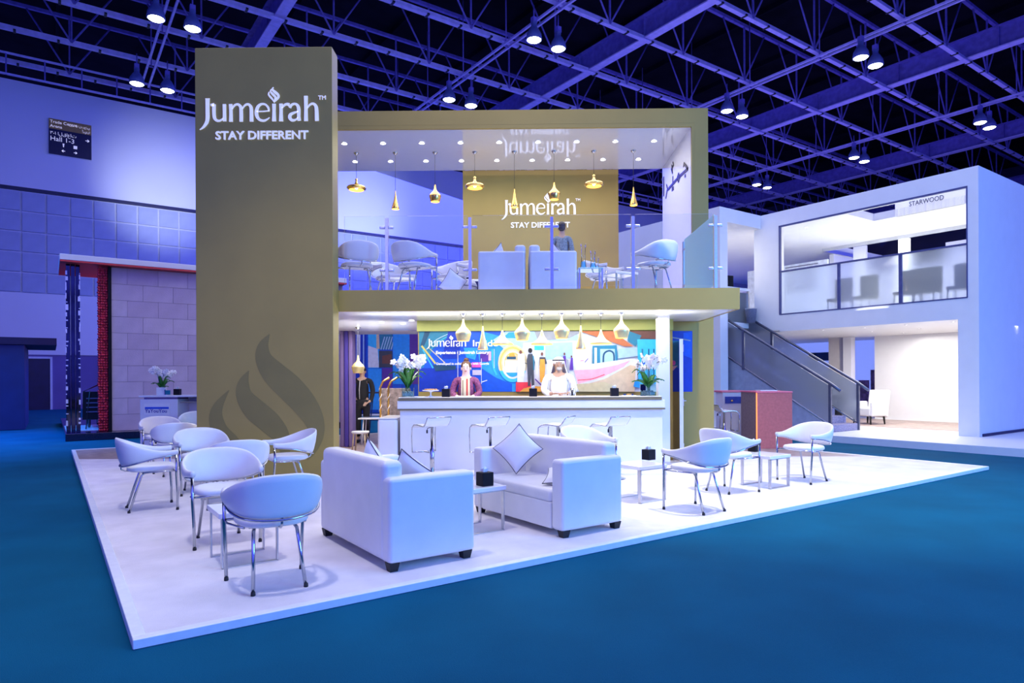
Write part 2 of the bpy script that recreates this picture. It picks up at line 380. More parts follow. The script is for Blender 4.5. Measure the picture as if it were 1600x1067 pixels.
# double service rails that carry the hall lamps, and a catwalk by the wall
for i, p in enumerate((3.75, 16.8, 29.7, 42.6)):
    g = thing('service_rail', 'thin double service rail hung below the roof trusses, %s from the left' % JN[i], 'rail', wl(p, 0, 16.6), TH)
    for s in (-.16, .16):
        b = MB(); b.box(s-.045, s+.045, -8, 34.6, 0, .09); obj('rail', b, steel_blue, g)
    b = MB()
    for k in range(11): y = -6 + k*3.8; b.box(-.16, .16, y-.03, y+.03, 0, .06); b.tube([(0, y, .06), (0, y, 4.0)], .03, 5)
    obj('hangers', b, steel_dark, g)['kind'] = 'stuff'
g = thing('catwalk', 'narrow lattice catwalk running along the top of the white wall', 'catwalk', wl(0, 35.0, 15.9), TH)
for z in (0, 1.0):
    b = MB(); b.box(-8, 72, -.05, .05, z, z+.08); obj('rail', b, steel_blue, g)
b = MB()
for k in range(54): b.box(-8+k*1.5, -7.94+k*1.5, -.03, .03, 0, 1.05)
obj('posts', b, steel_dark, g)['kind'] = 'stuff'
# pairs of bay lamps
lm = None; n = 0
for p in (3.1, 16.2, 29.0, 42.0):
    for q in (10.7, 17.7, 24.8, 31.65):
        for s in (0, 1.3):
            lab = '%s bay lamp of the pair on the %s rail, %s row from the front' % (('left','right')[s > 0], JN[[3.1,16.2,29.0,42.0].index(p)], JN[[10.7,17.7,24.8,31.65].index(q)])
            if lm is None:
                lm = thing('bay_lamp', lab, 'lamp', wl(p+s, q, 15.5), TH, 'pairs of hall bay lamps')
                b = MB(); b.lathe([(.30, 0), (.34, .02), (.31, .25), (.20, .45), (.12, .55), (.12, .75)], 16, cap=False); obj('reflector', b, mat('lamp_reflector', (.10, .13, .30), .4, var=.1), lm)
                b = MB(); b.lathe([(.30, .02), (.25, -.02), (.01, -.04)], 16, cap=False); obj('lens', b, hall_lamp, lm)
                b = MB(); b.tube([(0, 0, .7), (0, 0, 1.45)], .03, 6); b.box(-.1, .1, -.1, .1, .7, .95); obj('suspension', b, steel_dark, lm)
            else: dup(lm, wl(p+s, q, 15.5), TH, lab)
            n += 1

#============================================================ CARPET STAGE
PW, PD = 11.57, 12.0
st = thing('carpet_stage', 'low lilac-white carpeted stage with white edge trim on the teal floor', 'stage', H0, TH)
b = MB(); b.box(.05, PW-.05, .05, PD-.05, FZ, -.012); obj('base', b, white_paint, st)
rev = lambda P: ((P[0]-ORG.x)*E1.x + (P[1]-ORG.y)*E1.y, (P[0]-ORG.x)*E2.x + (P[1]-ORG.y)*E2.y)
def clip(poly, keep):   # clip in world Y against 11.68
    out = []; f = lambda pt: (wl(*pt).y - 11.68) * keep
    for i, a in enumerate(poly):
        c = poly[(i+1) % len(poly)]; fa, fc = f(a), f(c)
        if fa >= 0: out.append(a)
        if fa*fc < 0: t = fa/(fa-fc); out.append((a[0]+(c[0]-a[0])*t, a[1]+(c[1]-a[1])*t))
    return out
inner = [(.07, .07), (PW-.07, .07), (PW-.07, PD-.07), (.07, PD-.07)]
b = MB(); b.prism(clip(inner, -1), -.012, 0); obj('carpet', b, carpet_lilac, st)
b = MB()
for k in range(46):     # oak boards behind the carpet, clipped into strips parallel to the booth front
    y0 = 11.69 + k*.18
    def clipy(poly, yv, keep):
        out = []; f = lambda pt: (wl(*pt).y - yv) * keep
        for i, a in enumerate(poly):
            c = poly[(i+1) % len(poly)]; fa, fc = f(a), f(c)
            if fa >= 0: out.append(a)
            if fa*fc < 0: t = fa/(fa-fc); out.append((a[0]+(c[0]-a[0])*t, a[1]+(c[1]-a[1])*t))
        return out
    pl = clipy(clipy(inner, y0, 1), y0+.176, -1)
    if len(pl) > 2:
        o = MB(); o.prism(pl, -.012, -.001); obj('floor_board', o, wood_fl, st)
edge = mat('edge_trim_white', (.80, .82, .86), .35, var=.05, vscale=12)
for (x0, x1, y0, y1) in ((0, PW, 0, .07), (0, .07, .07, PD), (PW-.07, PW, .07, PD), (.07, PW-.07, PD-.07, PD)):
    b = MB(); b.rbox(x0, x1, y0, y1, FZ, .006, .006, 1); obj('edge_trim', b, edge, st)

#============================================================ BOOTH
# ---- logo strokes, in picture units of the tower lettering (x right, y down)
GL = [[(140,457,52),(140,468,40),(140,560,38),(140,620,38),(134,660,34),(115,693,26),(93,716,15),(70,731,5)],
 [(168,514,20),(198,512,36)],[(197,508,34),(197,590,33),(203,630,32),(222,650,26),(250,652,18),(280,632,10)],[(289,508,34),(290,580,32),(290,658,36)],
 [(345,508,36),(347,580,32),(347,662,38)],[(358,550,8),(378,520,16),(405,510,22),(428,524,30),(437,556,34),(438,662,36)],[(448,550,8),(470,520,16),(496,510,22),(518,524,30),(527,556,34),(529,662,38)],
 [(575,574,10),(630,574,11),(684,570,11)],[(684,574,12),(676,540,22),(652,514,20),(618,510,20),(588,530,28),(573,570,34),(576,612,34),(598,645,28),(634,656,22),(664,646,14),(688,628,5)],
 [(728,508,36),(728,580,32),(728,662,42)],
 [(790,508,36),(790,580,32),(790,662,42)],[(800,548,8),(818,522,18),(842,513,26),(862,518,34)],
 [(868,545,26),(880,522,22),(908,510,20),(936,524,30),(946,560,34),(946,620,33),(950,658,36)],[(942,578,12),(906,588,20),(872,606,30),(868,634,34),(888,654,28),(918,650,16),(940,630,8)],
 [(1010,442,40),(1010,550,34),(1010,662,40)],[(1020,552,8),(1042,522,16),(1070,510,22),(1094,526,32),(1103,560,36),(1106,662,40)]]
FL = [[(432,150,4),(398,215,60),(400,285,95),(455,365,135),(545,450,150),(625,540,138),(678,630,110),(690,720,80),(660,810,40),(640,850,4)],
 [(316,352,4),(287,420,62),(290,490,92),(345,565,125),(430,640,125),(490,710,100),(515,790,66),(500,860,4)],
 [(206,460,4),(150,540,50),(132,610,78),(158,690,92),(225,760,92),(275,820,66),(285,880,4)]]
FS = [[(724,362,3),(715,382,15),(738,405,23),(763,427,22),(767,450,18),(747,476,10),(727,496,3)],
 [(704,380,3),(699,401,13),(720,426,21),(741,450,18),(736,472,11),(725,492,3)],
 [(686,402,3),(681,426,12),(699,450,18),(716,470,13),(723,489,3)]]
def word(name, parent, x0, w, zbase, y=0, depth=.02, m=None, tm=True, mir=False):
    k = w/1060.0; root = MB()
    for g in GL: root.stroke([(x0+(a-70)*k, zbase+(655-c)*k, d*k*.82) for a, c, d in g], depth, 5)
    root.T = Matrix.Translation((0, y, 0)); 
    o = obj(name, root, m or glow_white, parent, (0, y, 0))
    f = MB()
    for g in FS: f.stroke([(x0+(a-70)*k, zbase+(655-c)*k, d*k) for a, c, d in g], depth, 4)
    obj('flame_emblem', f, m or glow_white, o)
    if tm: text('trademark', 'TM', 38*k*1.35, m or glow_white, o, (x0+(1118-70)*k, -depth/2, zbase+(655-475)*k), depth=depth)
    return o
# ---- gold tower
TX0, TX1, TY, TZ = -4.588, -2.632, 9.285, 6.13
tw = thing('gold_tower', 'tall gold tower wall with white lettering and a dark flame emblem', 'tower', (TX0, TY, 0), 0)
TW = TX1-TX0
b = MB(); b.rbox(0, TW, 0, .29, 0, TZ, .006, 1); obj('wall_panel', b, gold_paint, tw)
kk = 9.285/FPX                     # metres per pixel on the tower face
zl = CH + (592-70-655/5.617)*kk + .012
word('lettering', tw, at(300+70/5.617, 180, TY)[0]-TX0, 1060/5.617*kk, zl, -.001, .016)
t = text('slogan', 'STAY DIFFERENT', .165, glow_white, tw, (at(337, 212, TY)[0]-TX0, -.012, at(337, 218.5, TY)[1]), depth=.02, bold=.003)
t.scale = (146*kk/t.dimensions.x if t.dimensions.x else 1, 1, 1)
b = MB(); k2 = 260/925*kk
def fx(a): return at(300+a*260/925, 600, TY)[0]-TX0
def fz(c): return at(400, 480+c*300/1067, TY)[1]
for g in FL: b.stroke([(fx(a), max(fz(c), .02), d*k2) for a, c, d in g], .003, 6)
obj('flame_emblem', b, gold_dark, tw, label='large dark gold flame emblem low on the tower')

# ---- upper portal frame
FY0, FY1 = 11.75, 14.1
fr = thing('upper_frame', 'gold portal frame with white lining around the upper lounge', 'frame', (0, 0, 0))
b = MB(); b.box(-4.6, 3.40, FY0, FY1, 5.96, 6.22); obj('top_beam', b, gold_paint, fr)
b = MB(); b.box(3.16, 3.40, FY0, FY1, 2.71, 5.96); obj('column', b, gold_paint, fr)
b = MB(); b.box(3.16, 3.48, FY0, FY1, 0, 2.71); obj('column', b, gold_paint, fr)
b = MB(); b.box(-4.6, -4.3, FY0, FY1, .001, 5.96); obj('column', b, gold_paint, fr)
for (x0, x1) in ((3.10, 3.16),): b = MB(); b.box(x0, x1, FY0+.045, FY1, 2.71, 5.89); obj('lining', b, white_gloss, fr)
b = MB(); b.box(-4.3, 3.16, FY0+.002, FY0+.05, 5.89, 5.96); b.box(3.105, 3.16, FY0+.001, FY0+.04, 2.71, 5.9); obj('front_trim', b, gold_paint, fr)
b = MB(); b.box(-4.3, 3.10, FY0+.05, FY1, 5.89, 5.96); obj('ceiling_panel', b, mat('ceiling_gloss', (.62, .62, .68), .08, var=.01, coat=1.0), fr, label='glossy white ceiling of the upper lounge')
ax = 3.095
def wy(x, y):   # picture zoom -> wall plane x = 3.1
    px, py = 1020+x/10.67, 220+y/10.67; d = ray(px, py); t = ax/d.x; return d.y*t, CH+d.z*t
ar = MB(); ar.T = Matrix.Translation((ax, 0, 0)) @ Matrix.Rotation(R(-90), 4, 'Z') 
def ast(pts, wd):
    P = []
    for x, y in pts: u, z = wy(x, y); P.append((-u, z, wd))
    ar.stroke([(a_, b_, w_*.62) for a_, b_, w_ in P], .008, 1)
ast([(520,375),(585,465)], .07); ast([(520,375),(512,440)], .04); ast([(585,465),(430,610)], .09); ast([(430,610),(250,815)], .09); ast([(250,815),(228,730)], .05); ast([(243,815),(218,960)], .06)
ast([(430,540),(455,610),(428,690),(405,625),(430,540)], .045); ast([(335,590),(335,700)], .06); ast([(180,600),(180,925)], .10)
ast([(335,360),(350,400),(310,480),(330,545)], .06); ast([(320,400),(325,520)], .05); ast([(545,575),(535,595)], .09); ast([(345,785),(320,815)], .12); ast([(155,640),(150,650)], .09)
obj('arabic_logo', ar, mat('logo_bronze', (.03, .02, .012), .4, .3, var=.1), fr, label='dark Arabic word emblem on the white inner side of the frame')

dl = MB(); dl.lathe([(.055, 0), (.055, .012), (.035, .012)], 14, cap=False); dlm = dl.mesh('trim_ring'); dlm.materials.append(white_gloss)
dk = MB(); dk.lathe([(.045, .006), (.001, .002)], 14, cap=False); dkm = dk.mesh('lens'); dkm.materials.append(lamp_on)
def downlight(loc, lab, group):
    t = thing('downlight', lab, 'downlight', loc, 0, group); link('trim_ring', dlm, None, t); link('lens', dkm, None, t); return t
for r, (Yr, yp, x0, dx, cnt) in enumerate(((12.42, 222, 538, 60.5, 9), (13.45, 250, 555, 55.3, 9))):
    for i in range(cnt):
        X = at(x0+dx*i, yp, Yr)[0]
        downlight((X, Yr, 5.872), 'small white downlight in the upper lounge ceiling, %s row, %s from the left' % (('front','back')[r], JN[i]), 'upper lounge downlights')

# ---- balcony
BX0, BX1, BY0, BY1, BZ0, BZ1 = -2.63, 3.17, 9.575, 14.9, 2.40, 2.71
bal = thing('balcony', 'balcony floor slab with a gold front edge over the bar', 'balcony')
b = MB(); b.box(BX0-1.0, BX1, BY0+.04, FY0, BZ0+.03, BZ1-.02); b.box(-4.29, 3.09, FY0, BY1, BZ0+.03, BZ1-.02); obj('slab', b, white_paint, bal)
b = MB(); b.box(BX0-1.0, BX1, BY0, BY0+.05, BZ0, BZ1); obj('fascia', b, gold_paint, bal)
b = MB(); b.box(BX1-.001, BX1+.05, BY0, FY0, BZ0, BZ1); obj('side_fascia', b, gold_paint, bal)
b = MB(); b.box(BX0-1.0, BX1, BY0+.05, FY0, BZ0, BZ0+.03); b.box(-4.29, 3.09, FY0, 13.4, BZ0, BZ0+.03); obj('soffit', b, white_gloss, bal, label='glossy white underside of the balcony')
b = MB(); b.box(BX0-1.0, BX1, BY0+.05, FY0, BZ1-.02, BZ1-.001); b.box(-4.29, 3.09, FY0, BY1, BZ1-.02, BZ1-.001); obj('deck_carpet', b, carpet_lilac, bal)
gl = thing('glass_balustrade', 'clear glass balustrade with steel posts along the balcony edge', 'balustrade', (0, 0, BZ1))
GY = 9.66; PX = (-1.938, -.711, .494, 1.687, 2.895)
def post(x, y, side=0):
    b = MB(); b.box(x-.022, x+.022, y-.02, y+.02, 0, 1.07); o = obj('post', b, brushed, gl)
    for z in (.3, .93):
        c = MB()
        for s in (-1, 1):
            if side: c.rbox(x-.012, x+.012, y+s*.065-.04, y+s*.065+.04, z-.022, z+.022, .01, 2)
            else: c.rbox(x+s*.065-.04, x+s*.065+.04, y-.014, y+.014, z-.022, z+.022, .01, 2)
        obj('clamp', c, brushed, o)
for x in PX: post(x, GY)
post(2.895, 11.5, 1)
xs = (-2.6,) + PX
for i in range(5):
    b = MB(); b.box(xs[i]+.035, xs[i+1]-.035, GY-.006, GY+.006, .05, 1.10); obj('glass_pane', b, clear, gl)
b = MB(); b.box(2.889, 2.901, GY+.05, 11.45, .05, 1.10); obj('glass_pane', b, blueglass, gl, label='glass pane at the right end, cyan reflection put into its colour')  # bright cyan reflection put into the pane's own colour

# ---- gold back panel upstairs with logo
bp = thing('back_logo_panel', 'gold panel with white lettering behind the upper lounge', 'panel', (-1.236, 14.7, BZ1))
b = MB(); b.box(0, 3.482, 0, .2, 0, 6.075-BZ1); obj('board', b, gold_paint, bp)
k3 = 14.7/FPX
x0, _ = at(720+255/4, 330, 14.7); xe, _ = at(720+722/4, 330, 14.7)
word('lettering', bp, x0+1.236, (xe-x0), at(800, 160+700/4, 14.7)[1]-BZ1, -.001, .03)
t = text('slogan', 'STAY DIFFERENT', .17, glow_white, bp, (at(798, 350, 14.7)[0]+1.236, -.012, at(798, 356, 14.7)[1]-BZ1), depth=.02, bold=.003)
t.scale = (92*k3/t.dimensions.x if t.dimensions.x else 1, 1, 1)

# ---- lower wall with mural
MY = 11.2
def mx(px, py): return at(px, py, MY-.06)
lw = thing('bar_back_wall', 'gold back wall of the bar with a bright printed picture of interiors', 'wall')
b = MB(); b.box(at(653, 500, MY)[0], 2.62, MY, MY+.12, .001, BZ0-.002); obj('board', b, gold_paint, lw)
b = MB(); b.box(at(653, 500, MY)[0]-.01, 2.62, MY-.05, MY, at(800, 517, MY)[1], BZ0-.002); obj('header', b, mat('gold_header', (.36, .38, .10), .5, .1, var=.03), lw)
PC = {'deep':(0.002,.035,.42),'blue':(.004,.09,.60),'sky':(.02,.32,.85),'cyan':(.04,.48,.85),'teal':(.02,.20,.32),'dteal':(.01,.07,.14),'pale':(.36,.55,.72),'white':(.66,.70,.76),
 'cream':(.62,.55,.32),'sand':(.66,.52,.34),'rust':(.50,.15,.05),'brown':(.16,.06,.04),'red':(.75,.04,.06),'pink':(.80,.42,.50),'char':(.05,.06,.08),'ochre':(.72,.36,.05),'violet':(.10,.03,.32),'lilac':(.55,.5,.85),'mag':(.8,.12,.5),'gold':(.6,.5,.12),'green':(.02,.2,.03),'black':(.01,.01,.012),'grey':(.3,.32,.36)}
PN = list(PC); PM = [mat('print_'+n, PC[n], .45, var=.08, vscale=14) for n in PN]
class Print:
    def __init__(s, f, y): s.b = MB(); s.f = f; s.y = y; s.k = 0
    def p(s, c, pts):
        s.b.mi = PN.index(c); s.k += 1; s.b.T = Matrix.Translation((0, s.y - .0006*s.k, 0)); s.b.poly([s.f(*q) for q in pts], .0004); return s
    def s(s, c, pts, w):
        s.b.mi = PN.index(c); s.k += 1; s.b.T = Matrix.Translation((0, s.y - .0006*s.k, 0)); s.b.stroke([(*s.f(*q), w) for q in pts], .0004, 4); return s
    def ring(s, c, cx, cy, rx, ry, n=20, a0=0, a1=360):
        return s.p(c, [(cx+rx*math.cos(R(a0+(a1-a0)*i/n)), cy+ry*math.sin(R(a0+(a1-a0)*i/n))) for i in range(n + (a1-a0 < 360))])
P = Print(mx, MY-.002)
yb = 612
P.p('white', [(800,517),(1027,517),(1027,yb),(800,yb)]); P.p('blue', [(654,517),(815,517),(815,yb),(654,yb)]); P.p('deep', [(654,575),(735,575),(725,yb),(654,yb)]); P.p('sky', [(752,517),(800,530),(812,yb),(775,yb),(752,585),(746,545)]); P.p('blue', [(752,575),(775,590),(800,600),(800,yb),(745,yb),(740,590)])
P.p('teal', [(654,517),(712,517),(676,545),(660,575),(654,575)]); P.p('dteal', [(663,517),(672,517),(662,540),(656,540)]); P.s('pale', [(706,519),(682,530),(665,546)], .012); P.s('cyan', [(712,520),(690,530),(672,546)], .008)
P.s('gold', [(658,540),(680,568)], .03); P.s('cream', [(668,542),(695,567)], .015); P.s('cyan', [(660,546),(676,575)], .02); P.p('dteal', [(676,570),(712,571),(712,577),(680,580)])
P.p('deep', [(700,517),(722,517),(716,560),(690,560)]); P.p('sky', [(724,543),(748,543),(742,562),(728,558)]); P.p('cyan', [(731,548),(742,548),(740,556),(733,556)])
P.p('violet', [(750,549),(764,549),(764,565),(750,565)]); P.p('pink', [(763,549),(767,549),(767,563),(763,563)]); P.p('mag', [(737,566),(752,566),(752,574),(737,574)]); P.p('lilac', [(738,578),(752,578),(752,586),(738,586)])
P.s('cyan', [(769,545),(770,570),(776,586)], .03); P.s('white', [(772,545),(772,575)], .008); P.s('white', [(752,597),(761,594)], .015); P.s('white', [(715,548),(715,600)], .01); P.s('white', [(752,560),(752,600)], .008)
P.p('pale', [(790,517),(900,517),(918,560),(918,yb),(812,yb),(806,560),(770,531)]); P.p('sky', [(795,519),(812,519),(806,528),(785,528)]); P.p('grey', [(835,517),(912,517),(890,528),(860,531),(840,530)])
P.p('white', [(818,535),(905,532),(925,560),(925,yb),(806,yb)]); P.p('cyan', [(835,540),(850,540),(850,547),(835,547)]); P.p('pale', [(852,536),(895,534),(895,560),(852,562)])
for c, rx, ry in (('cream',23,29),('gold',20.5,26),('cream',18,22.5),('white',15.5,19.5),('gold',13.5,17),('cream',11.5,15)): P.ring(c, 801, 567, rx, ry)
P.ring('cyan', 801, 570, 22, 27, 12, 20, 160); P.ring('white', 801, 570, 17, 22, 12, 15, 165); P.ring('sky', 801, 572, 13, 17, 12, 15, 165); P.p('white', [(789,563),(809,563),(809,582),(789,582)])
P.p('dteal', [(792,557),(806,557),(806,561),(792,561)]); P.p('ochre', [(796,552),(803,551),(805,557),(795,557)])
P.p('rust', [(905,517),(958,517),(990,541),(976,541),(945,530)]); P.p('brown', [(985,517),(1027,517),(1027,530),(992,528)]); P.p('teal', [(983,517),(1003,524),(994,541),(981,532)])
P.p('teal', [(926,540),(964,539),(966,566),(926,571)]); P.p('white', [(929,543),(933,543),(933,570),(929,570)]); P.p('pale', [(938,545),(961,545),(962,566),(938,570)]); P.s('dteal', [(943,569),(944,553),(952,548),(959,552),(960,566)], .03)
P.p('pale', [(966,545),(1000,542),(1000,556),(966,560)]); P.p('white', [(900,572),(985,560),(996,562),(996,600),(900,yb)]); P.p('pink', [(897,578),(930,577),(965,570),(985,563),(975,573),(940,590),(903,600)]); P.s('red', [(903,594),(925,592),(945,585)], .012)
P.p('sand', [(905,603),(945,592),(985,570),(994,572),(992,yb),(905,yb)]); P.p('cream', [(900,600),(945,597),(965,604),(960,yb),(905,yb)]); P.p('red', [(806,597),(829,597),(831,yb),(806,yb)]); P.p('ochre', [(818,607),(835,603),(855,605),(855,yb),(812,yb)])
P.p('cyan', [(996,530),(1027,530),(1027,600),(998,600)]); P.s('teal', [(1004,545),(1004,592)], .03); P.s('blue', [(1000,568),(1027,568)], .03); P.s('dteal', [(1014,545),(1014,592)], .02); P.s('dteal', [(1022,545),(1022,592)], .02)
P.p('sky', [(992,596),(999,590),(1000,606),(990,604)])
# printed figures
P.p('white', [(809,552),(819,552),(821,570),(818,597),(808,597)]); P.ring('brown', 813.5, 550, 2.4, 3, 10); P.s('char', [(820,567),(826,569)], .012)
P.ring('black', 828.5, 547.5, 3.4, 4, 10); P.p('char', [(825,553),(832,553),(836,566),(834,580),(835,603),(831,603),(830,585),(828,603),(825,603),(824,575),(823,563)]); P.s('teal', [(833,556),(834,566),(834,578)], .02)
P.ring('brown', 847, 553, 2, 3, 8); P.p('char', [(843,558),(852,558),(855,568),(843,571)]); P.p('ochre', [(844,561),(851,561),(852,575),(850,597),(844,597),(843,575)]); P.s('violet', [(836,592),(847,603)], .02)
P.p('violet', [(880,556),(884,556),(887,582),(880,580)]); P.p('grey', [(884,560),(888,562),(889,583),(885,583)]); P.p('violet', [(892,559),(895,559),(896,578),(890,578)]); P.ring('brown', 882, 553, 1.6, 2.4, 8); P.ring('brown', 893, 557, 1.4, 2, 8)
P.s('mag', [(907,564),(912,563)], .012); P.s('violet', [(914,566),(919,560)], .012)
obj('printed_picture', P.b, PM, lw, label='printed picture in blue and cream with figures and arches')
def mtx(s, px, py, size, wpx, bold=.002):
    X, Z = mx(px, py); t = text('lettering', s, size, tissue, lw, (X, MY-.075, Z), depth=.006, bold=bold)
    t.scale = (wpx*(MY-.06)/FPX/t.dimensions.x if t.dimensions.x else 1, 1, 1)
kw = (MY-.06)/FPX
o = word('lettering', lw, mx(667, 540)[0], 62*kw, mx(700, 541)[1], MY-.07, .006, m=tissue, tm=False)
mtx('Inside', 738, 541, .15, 39); mtx('Experience - Jumeirah Luxury', 681, 553, .07, 83); mtx('Developed in collaboration with Google', 682, 570, .055, 82, .001)
# right part: gold wall with blue print behind an open white door
rw = thing('side_wall', 'gold side wall with a deep blue printed picture beside the bar', 'wall')
b = MB(); b.box(2.62, 3.155, 11.6, 11.7, .001, BZ0-.002); obj('board', b, gold_paint, rw)
def rx(px, py): return at(px, py, 11.59)
P = Print(rx, 11.598)
P.p('deep', [(1040,517),(1082,517),(1082,612),(1040,612)]); P.p('teal', [(1040,532),(1061,532),(1061,575),(1040,570)]); P.p('blue', [(1068,520),(1081,518),(1081,560),(1068,555)]); P.p('pink', [(1046,573),(1059,571),(1053,578),(1046,581)]); P.ring('mag', 1052, 567, 4, 4, 10); P.s('grey', [(1050,527),(1079,532)], .02)
obj('printed_picture', P.b, PM, rw, label='deep blue printed picture with a pink shape')
dr = thing('open_door', 'narrow white door standing open edge-on beside the white column', 'door', (2.70, 10.95, 0), R(-13.9))
b = MB(); b.box(-.025, .035, 0, .62, .01, 2.05); obj('leaf', b, white_gloss, dr)
for z in (.25, 1.0, 1.9):
    c = MB(); c.box(.035, .045, -.005, .03, z-.06, z+.06); obj('hinge', c, brushed, dr)
b = MB(); b.tube([(.035, .08, 1.02), (.075, .08, 1.02), (.075, .2, 1.02)], .01, 6); obj('handle', b, brushed, dr)

# white column beside the bar
wc = MB(); wc.box(0, .185, 0, .185, 0, BZ0)
X, _ = at(1028.5, 550, 10.12)
cl_ = thing('white_column', 'square white column at the right end of the bar', 'column', (X, 10.62, 0)); cl_.location = (at(1028.5,550,10.62)[0], 10.62, 0)
obj('shaft', wc, white_gloss, cl_); wc = MB(); wc.box(-.004, .189, -.004, .189, .0, .05); obj('base', wc, brushed, cl_)

# ---- bar counter
CX0, CX1, CY0 = -1.84, 2.20, 9.9
bar = thing('bar_counter', 'long white bar counter with brown edge strips', 'counter', (0, CY0, 0))
brn = mat('taupe_edge', (.20, .165, .09), .4, var=.08, vscale=10)
b = MB(); b.rbox(CX0+.03, CX1-.03, .05, .62, .03, .93, .004, 1); obj('body', b, white_paint, bar)
b = MB(); b.rbox(CX0, CX1, 0, .66, .955, 1.075, .004, 1); obj('upper_band', b, white_gloss, bar)
b = MB(); b.box(CX0-.002, CX1+.002, -.006, .66, .93, .955); obj('lower_edge_strip', b, brn, bar)
b = MB(); b.box(CX0+.01, CX1-.05, -.008, .66, 1.075, 1.118); obj('upper_edge_strip', b, brn, bar)
b = MB(); b.rbox(CX0+.02, CX1-.05, -.0, .66, 1.118, 1.128, .004, 1); obj('worktop', b, white_gloss, bar)
b = MB(); b.box(CX0, CX1-.06, -.42, .5, 0, .03); obj('plinth', b, white_gloss, bar)
lc = thing('low_cabinet', 'low rounded white cabinet at the left end of the bar', 'cabinet', (-2.16, 9.95, 0))
b = MB(); b.rbox(0, .31, 0, .8, .03, .80, .05, 4); obj('body', b, white_gloss, lc); b = MB(); b.box(.03, .28, .04, .76, 0, .03); obj('plinth', b, brushed, lc)
b = MB(); b.rbox(.0, .31, .0, .8, .80, .815, .006, 2); obj('top', b, white_gloss, lc)

# downlights in the soffit
for i, (px, py) in enumerate(((596,504),(630,506),(643,501),(700,490),(830,490),(960,490))):
    P3 = gp(px, py, 2.39); downlight((P3.x, P3.y, 2.385), 'small downlight in the white balcony underside, %s from the left' % JN[i], 'soffit downlights')

# ---- pendants
def prof(kind):
    if kind == 'fat': return [(.088, 0), (.095, .012), (.120, .105), (.120, .12), (.112, .14), (.070, .185), (.038, .22), (.022, .265), (.015, .31), (.012, .34)]
    if kind == 'cone': return [(.075, 0), (.078, .012), (.070, .05), (.050, .12), (.032, .19), (.022, .25), (.014, .30), (.010, .36)]
    return [(.165, 0), (.17, .012), (.13, .035), (.08, .07), (.05, .11), (.03, .15), (.018, .19), (.010, .22)]
PMESH = {}
def pendant(kind, X, Y, zc, zb, lab, group, sc=1.0, flat=False):
    t = thing('pendant_lamp', lab, 'lamp', (X, Y, zb), 0, group)
    key = (kind, flat, zc < 3)
    if key not in PMESH:
        pr = prof(kind)
        if flat: pr = [(.15, .0), (.185, .025), (.19, .045), (.17, .07), (.10, .09), (.05, .11), (.028, .14), (.02, .19), (.03, .21), (.012, .23)]
        b = MB(); b.lathe(pr, 22, cap=False); m1 = b.mesh('shade'); m1.materials.append(bright_lit_brass if zc < 3 else brass)
        b = MB(); b.lathe([(max(r-.006, .004), z+.002) for r, z in pr[:-2]], 22, cap=False); m2 = b.mesh('inner_face'); m2.materials.append(brass_in)
        b = MB(); b.ball((0, 0, .07 if kind != 'wide' else .045), .03, 10, 6); m3 = b.mesh('bulb'); m3.materials.append(lamp_on)
        PMESH[key] = (m1, m2, m3, pr[-1][1])
    m1, m2, m3, ht = PMESH[key]
    o = link('shade', m1, None, t); link('inner_face', m2, None, o); link('bulb', m3, None, t)
    for ob in (o,): pass
    b = MB(); b.tube([(0, 0, ht), (0, 0, zc-zb-.03)], .004, 6); obj('cord', b, black_rub, t)
    b = MB(); b.lathe([(.01, -.055), (.02, -.045), (.05, -.012), (.052, 0)], 14, c=(0, 0, zc-zb)); obj('canopy', b, chrome, t)
    return t
kinds = ['fat','cone','wide','fat','wide','fat','cone','wide','fat']
xsL = [724, 754.5, 785, 816, 846.8, 877.6, 907.5, 939, 971]; ybL = [533, 546.5, 538.5, 532, 538.5, 529, 545.5, 537.5, 528.5]
knm = {'fat':'beaten brass pot-shaped', 'cone':'slim brass cone', 'wide':'wide flared brass'}
for i, (k, x, y) in enumerate(zip(kinds, xsL, ybL)):
    X, z = at(x, y, 9.98)
    pendant(k, X, 9.98, 2.40, z, '%s pendant lamp over the bar, %s from the left' % (knm[k], JN[i]), 'pendant lamps over the bar')
X, z = at(559.5, 583, 12.4)
pendant('fat', X, 12.4, 2.40, z, 'beaten brass pendant lamp hanging alone by the purple drape, left of the bar', 'pendant lamps over the bar')
ku = ['wide','cone','fat','wide','cone','fat','wide','cone']
xsU = [557, 618, 680, 742, 804, 866, 928, 990]; ybU = [297, 327, 315.5, 294, 324, 312, 291, 321]
for i, (k, x, y) in enumerate(zip(ku, xsU, ybU)):
    X, z = at(x, y, 12.95)
    kn = {'fat':'pot-shaped brass', 'cone':'slim brass cone', 'wide':'flat round brass'}[k]
    pendant(k, X, 12.95, 5.888, z, '%s pendant lamp hanging in the upper lounge, %s from the left' % (kn, JN[i]), 'pendant lamps of the upper lounge', flat=(k == 'wide'))

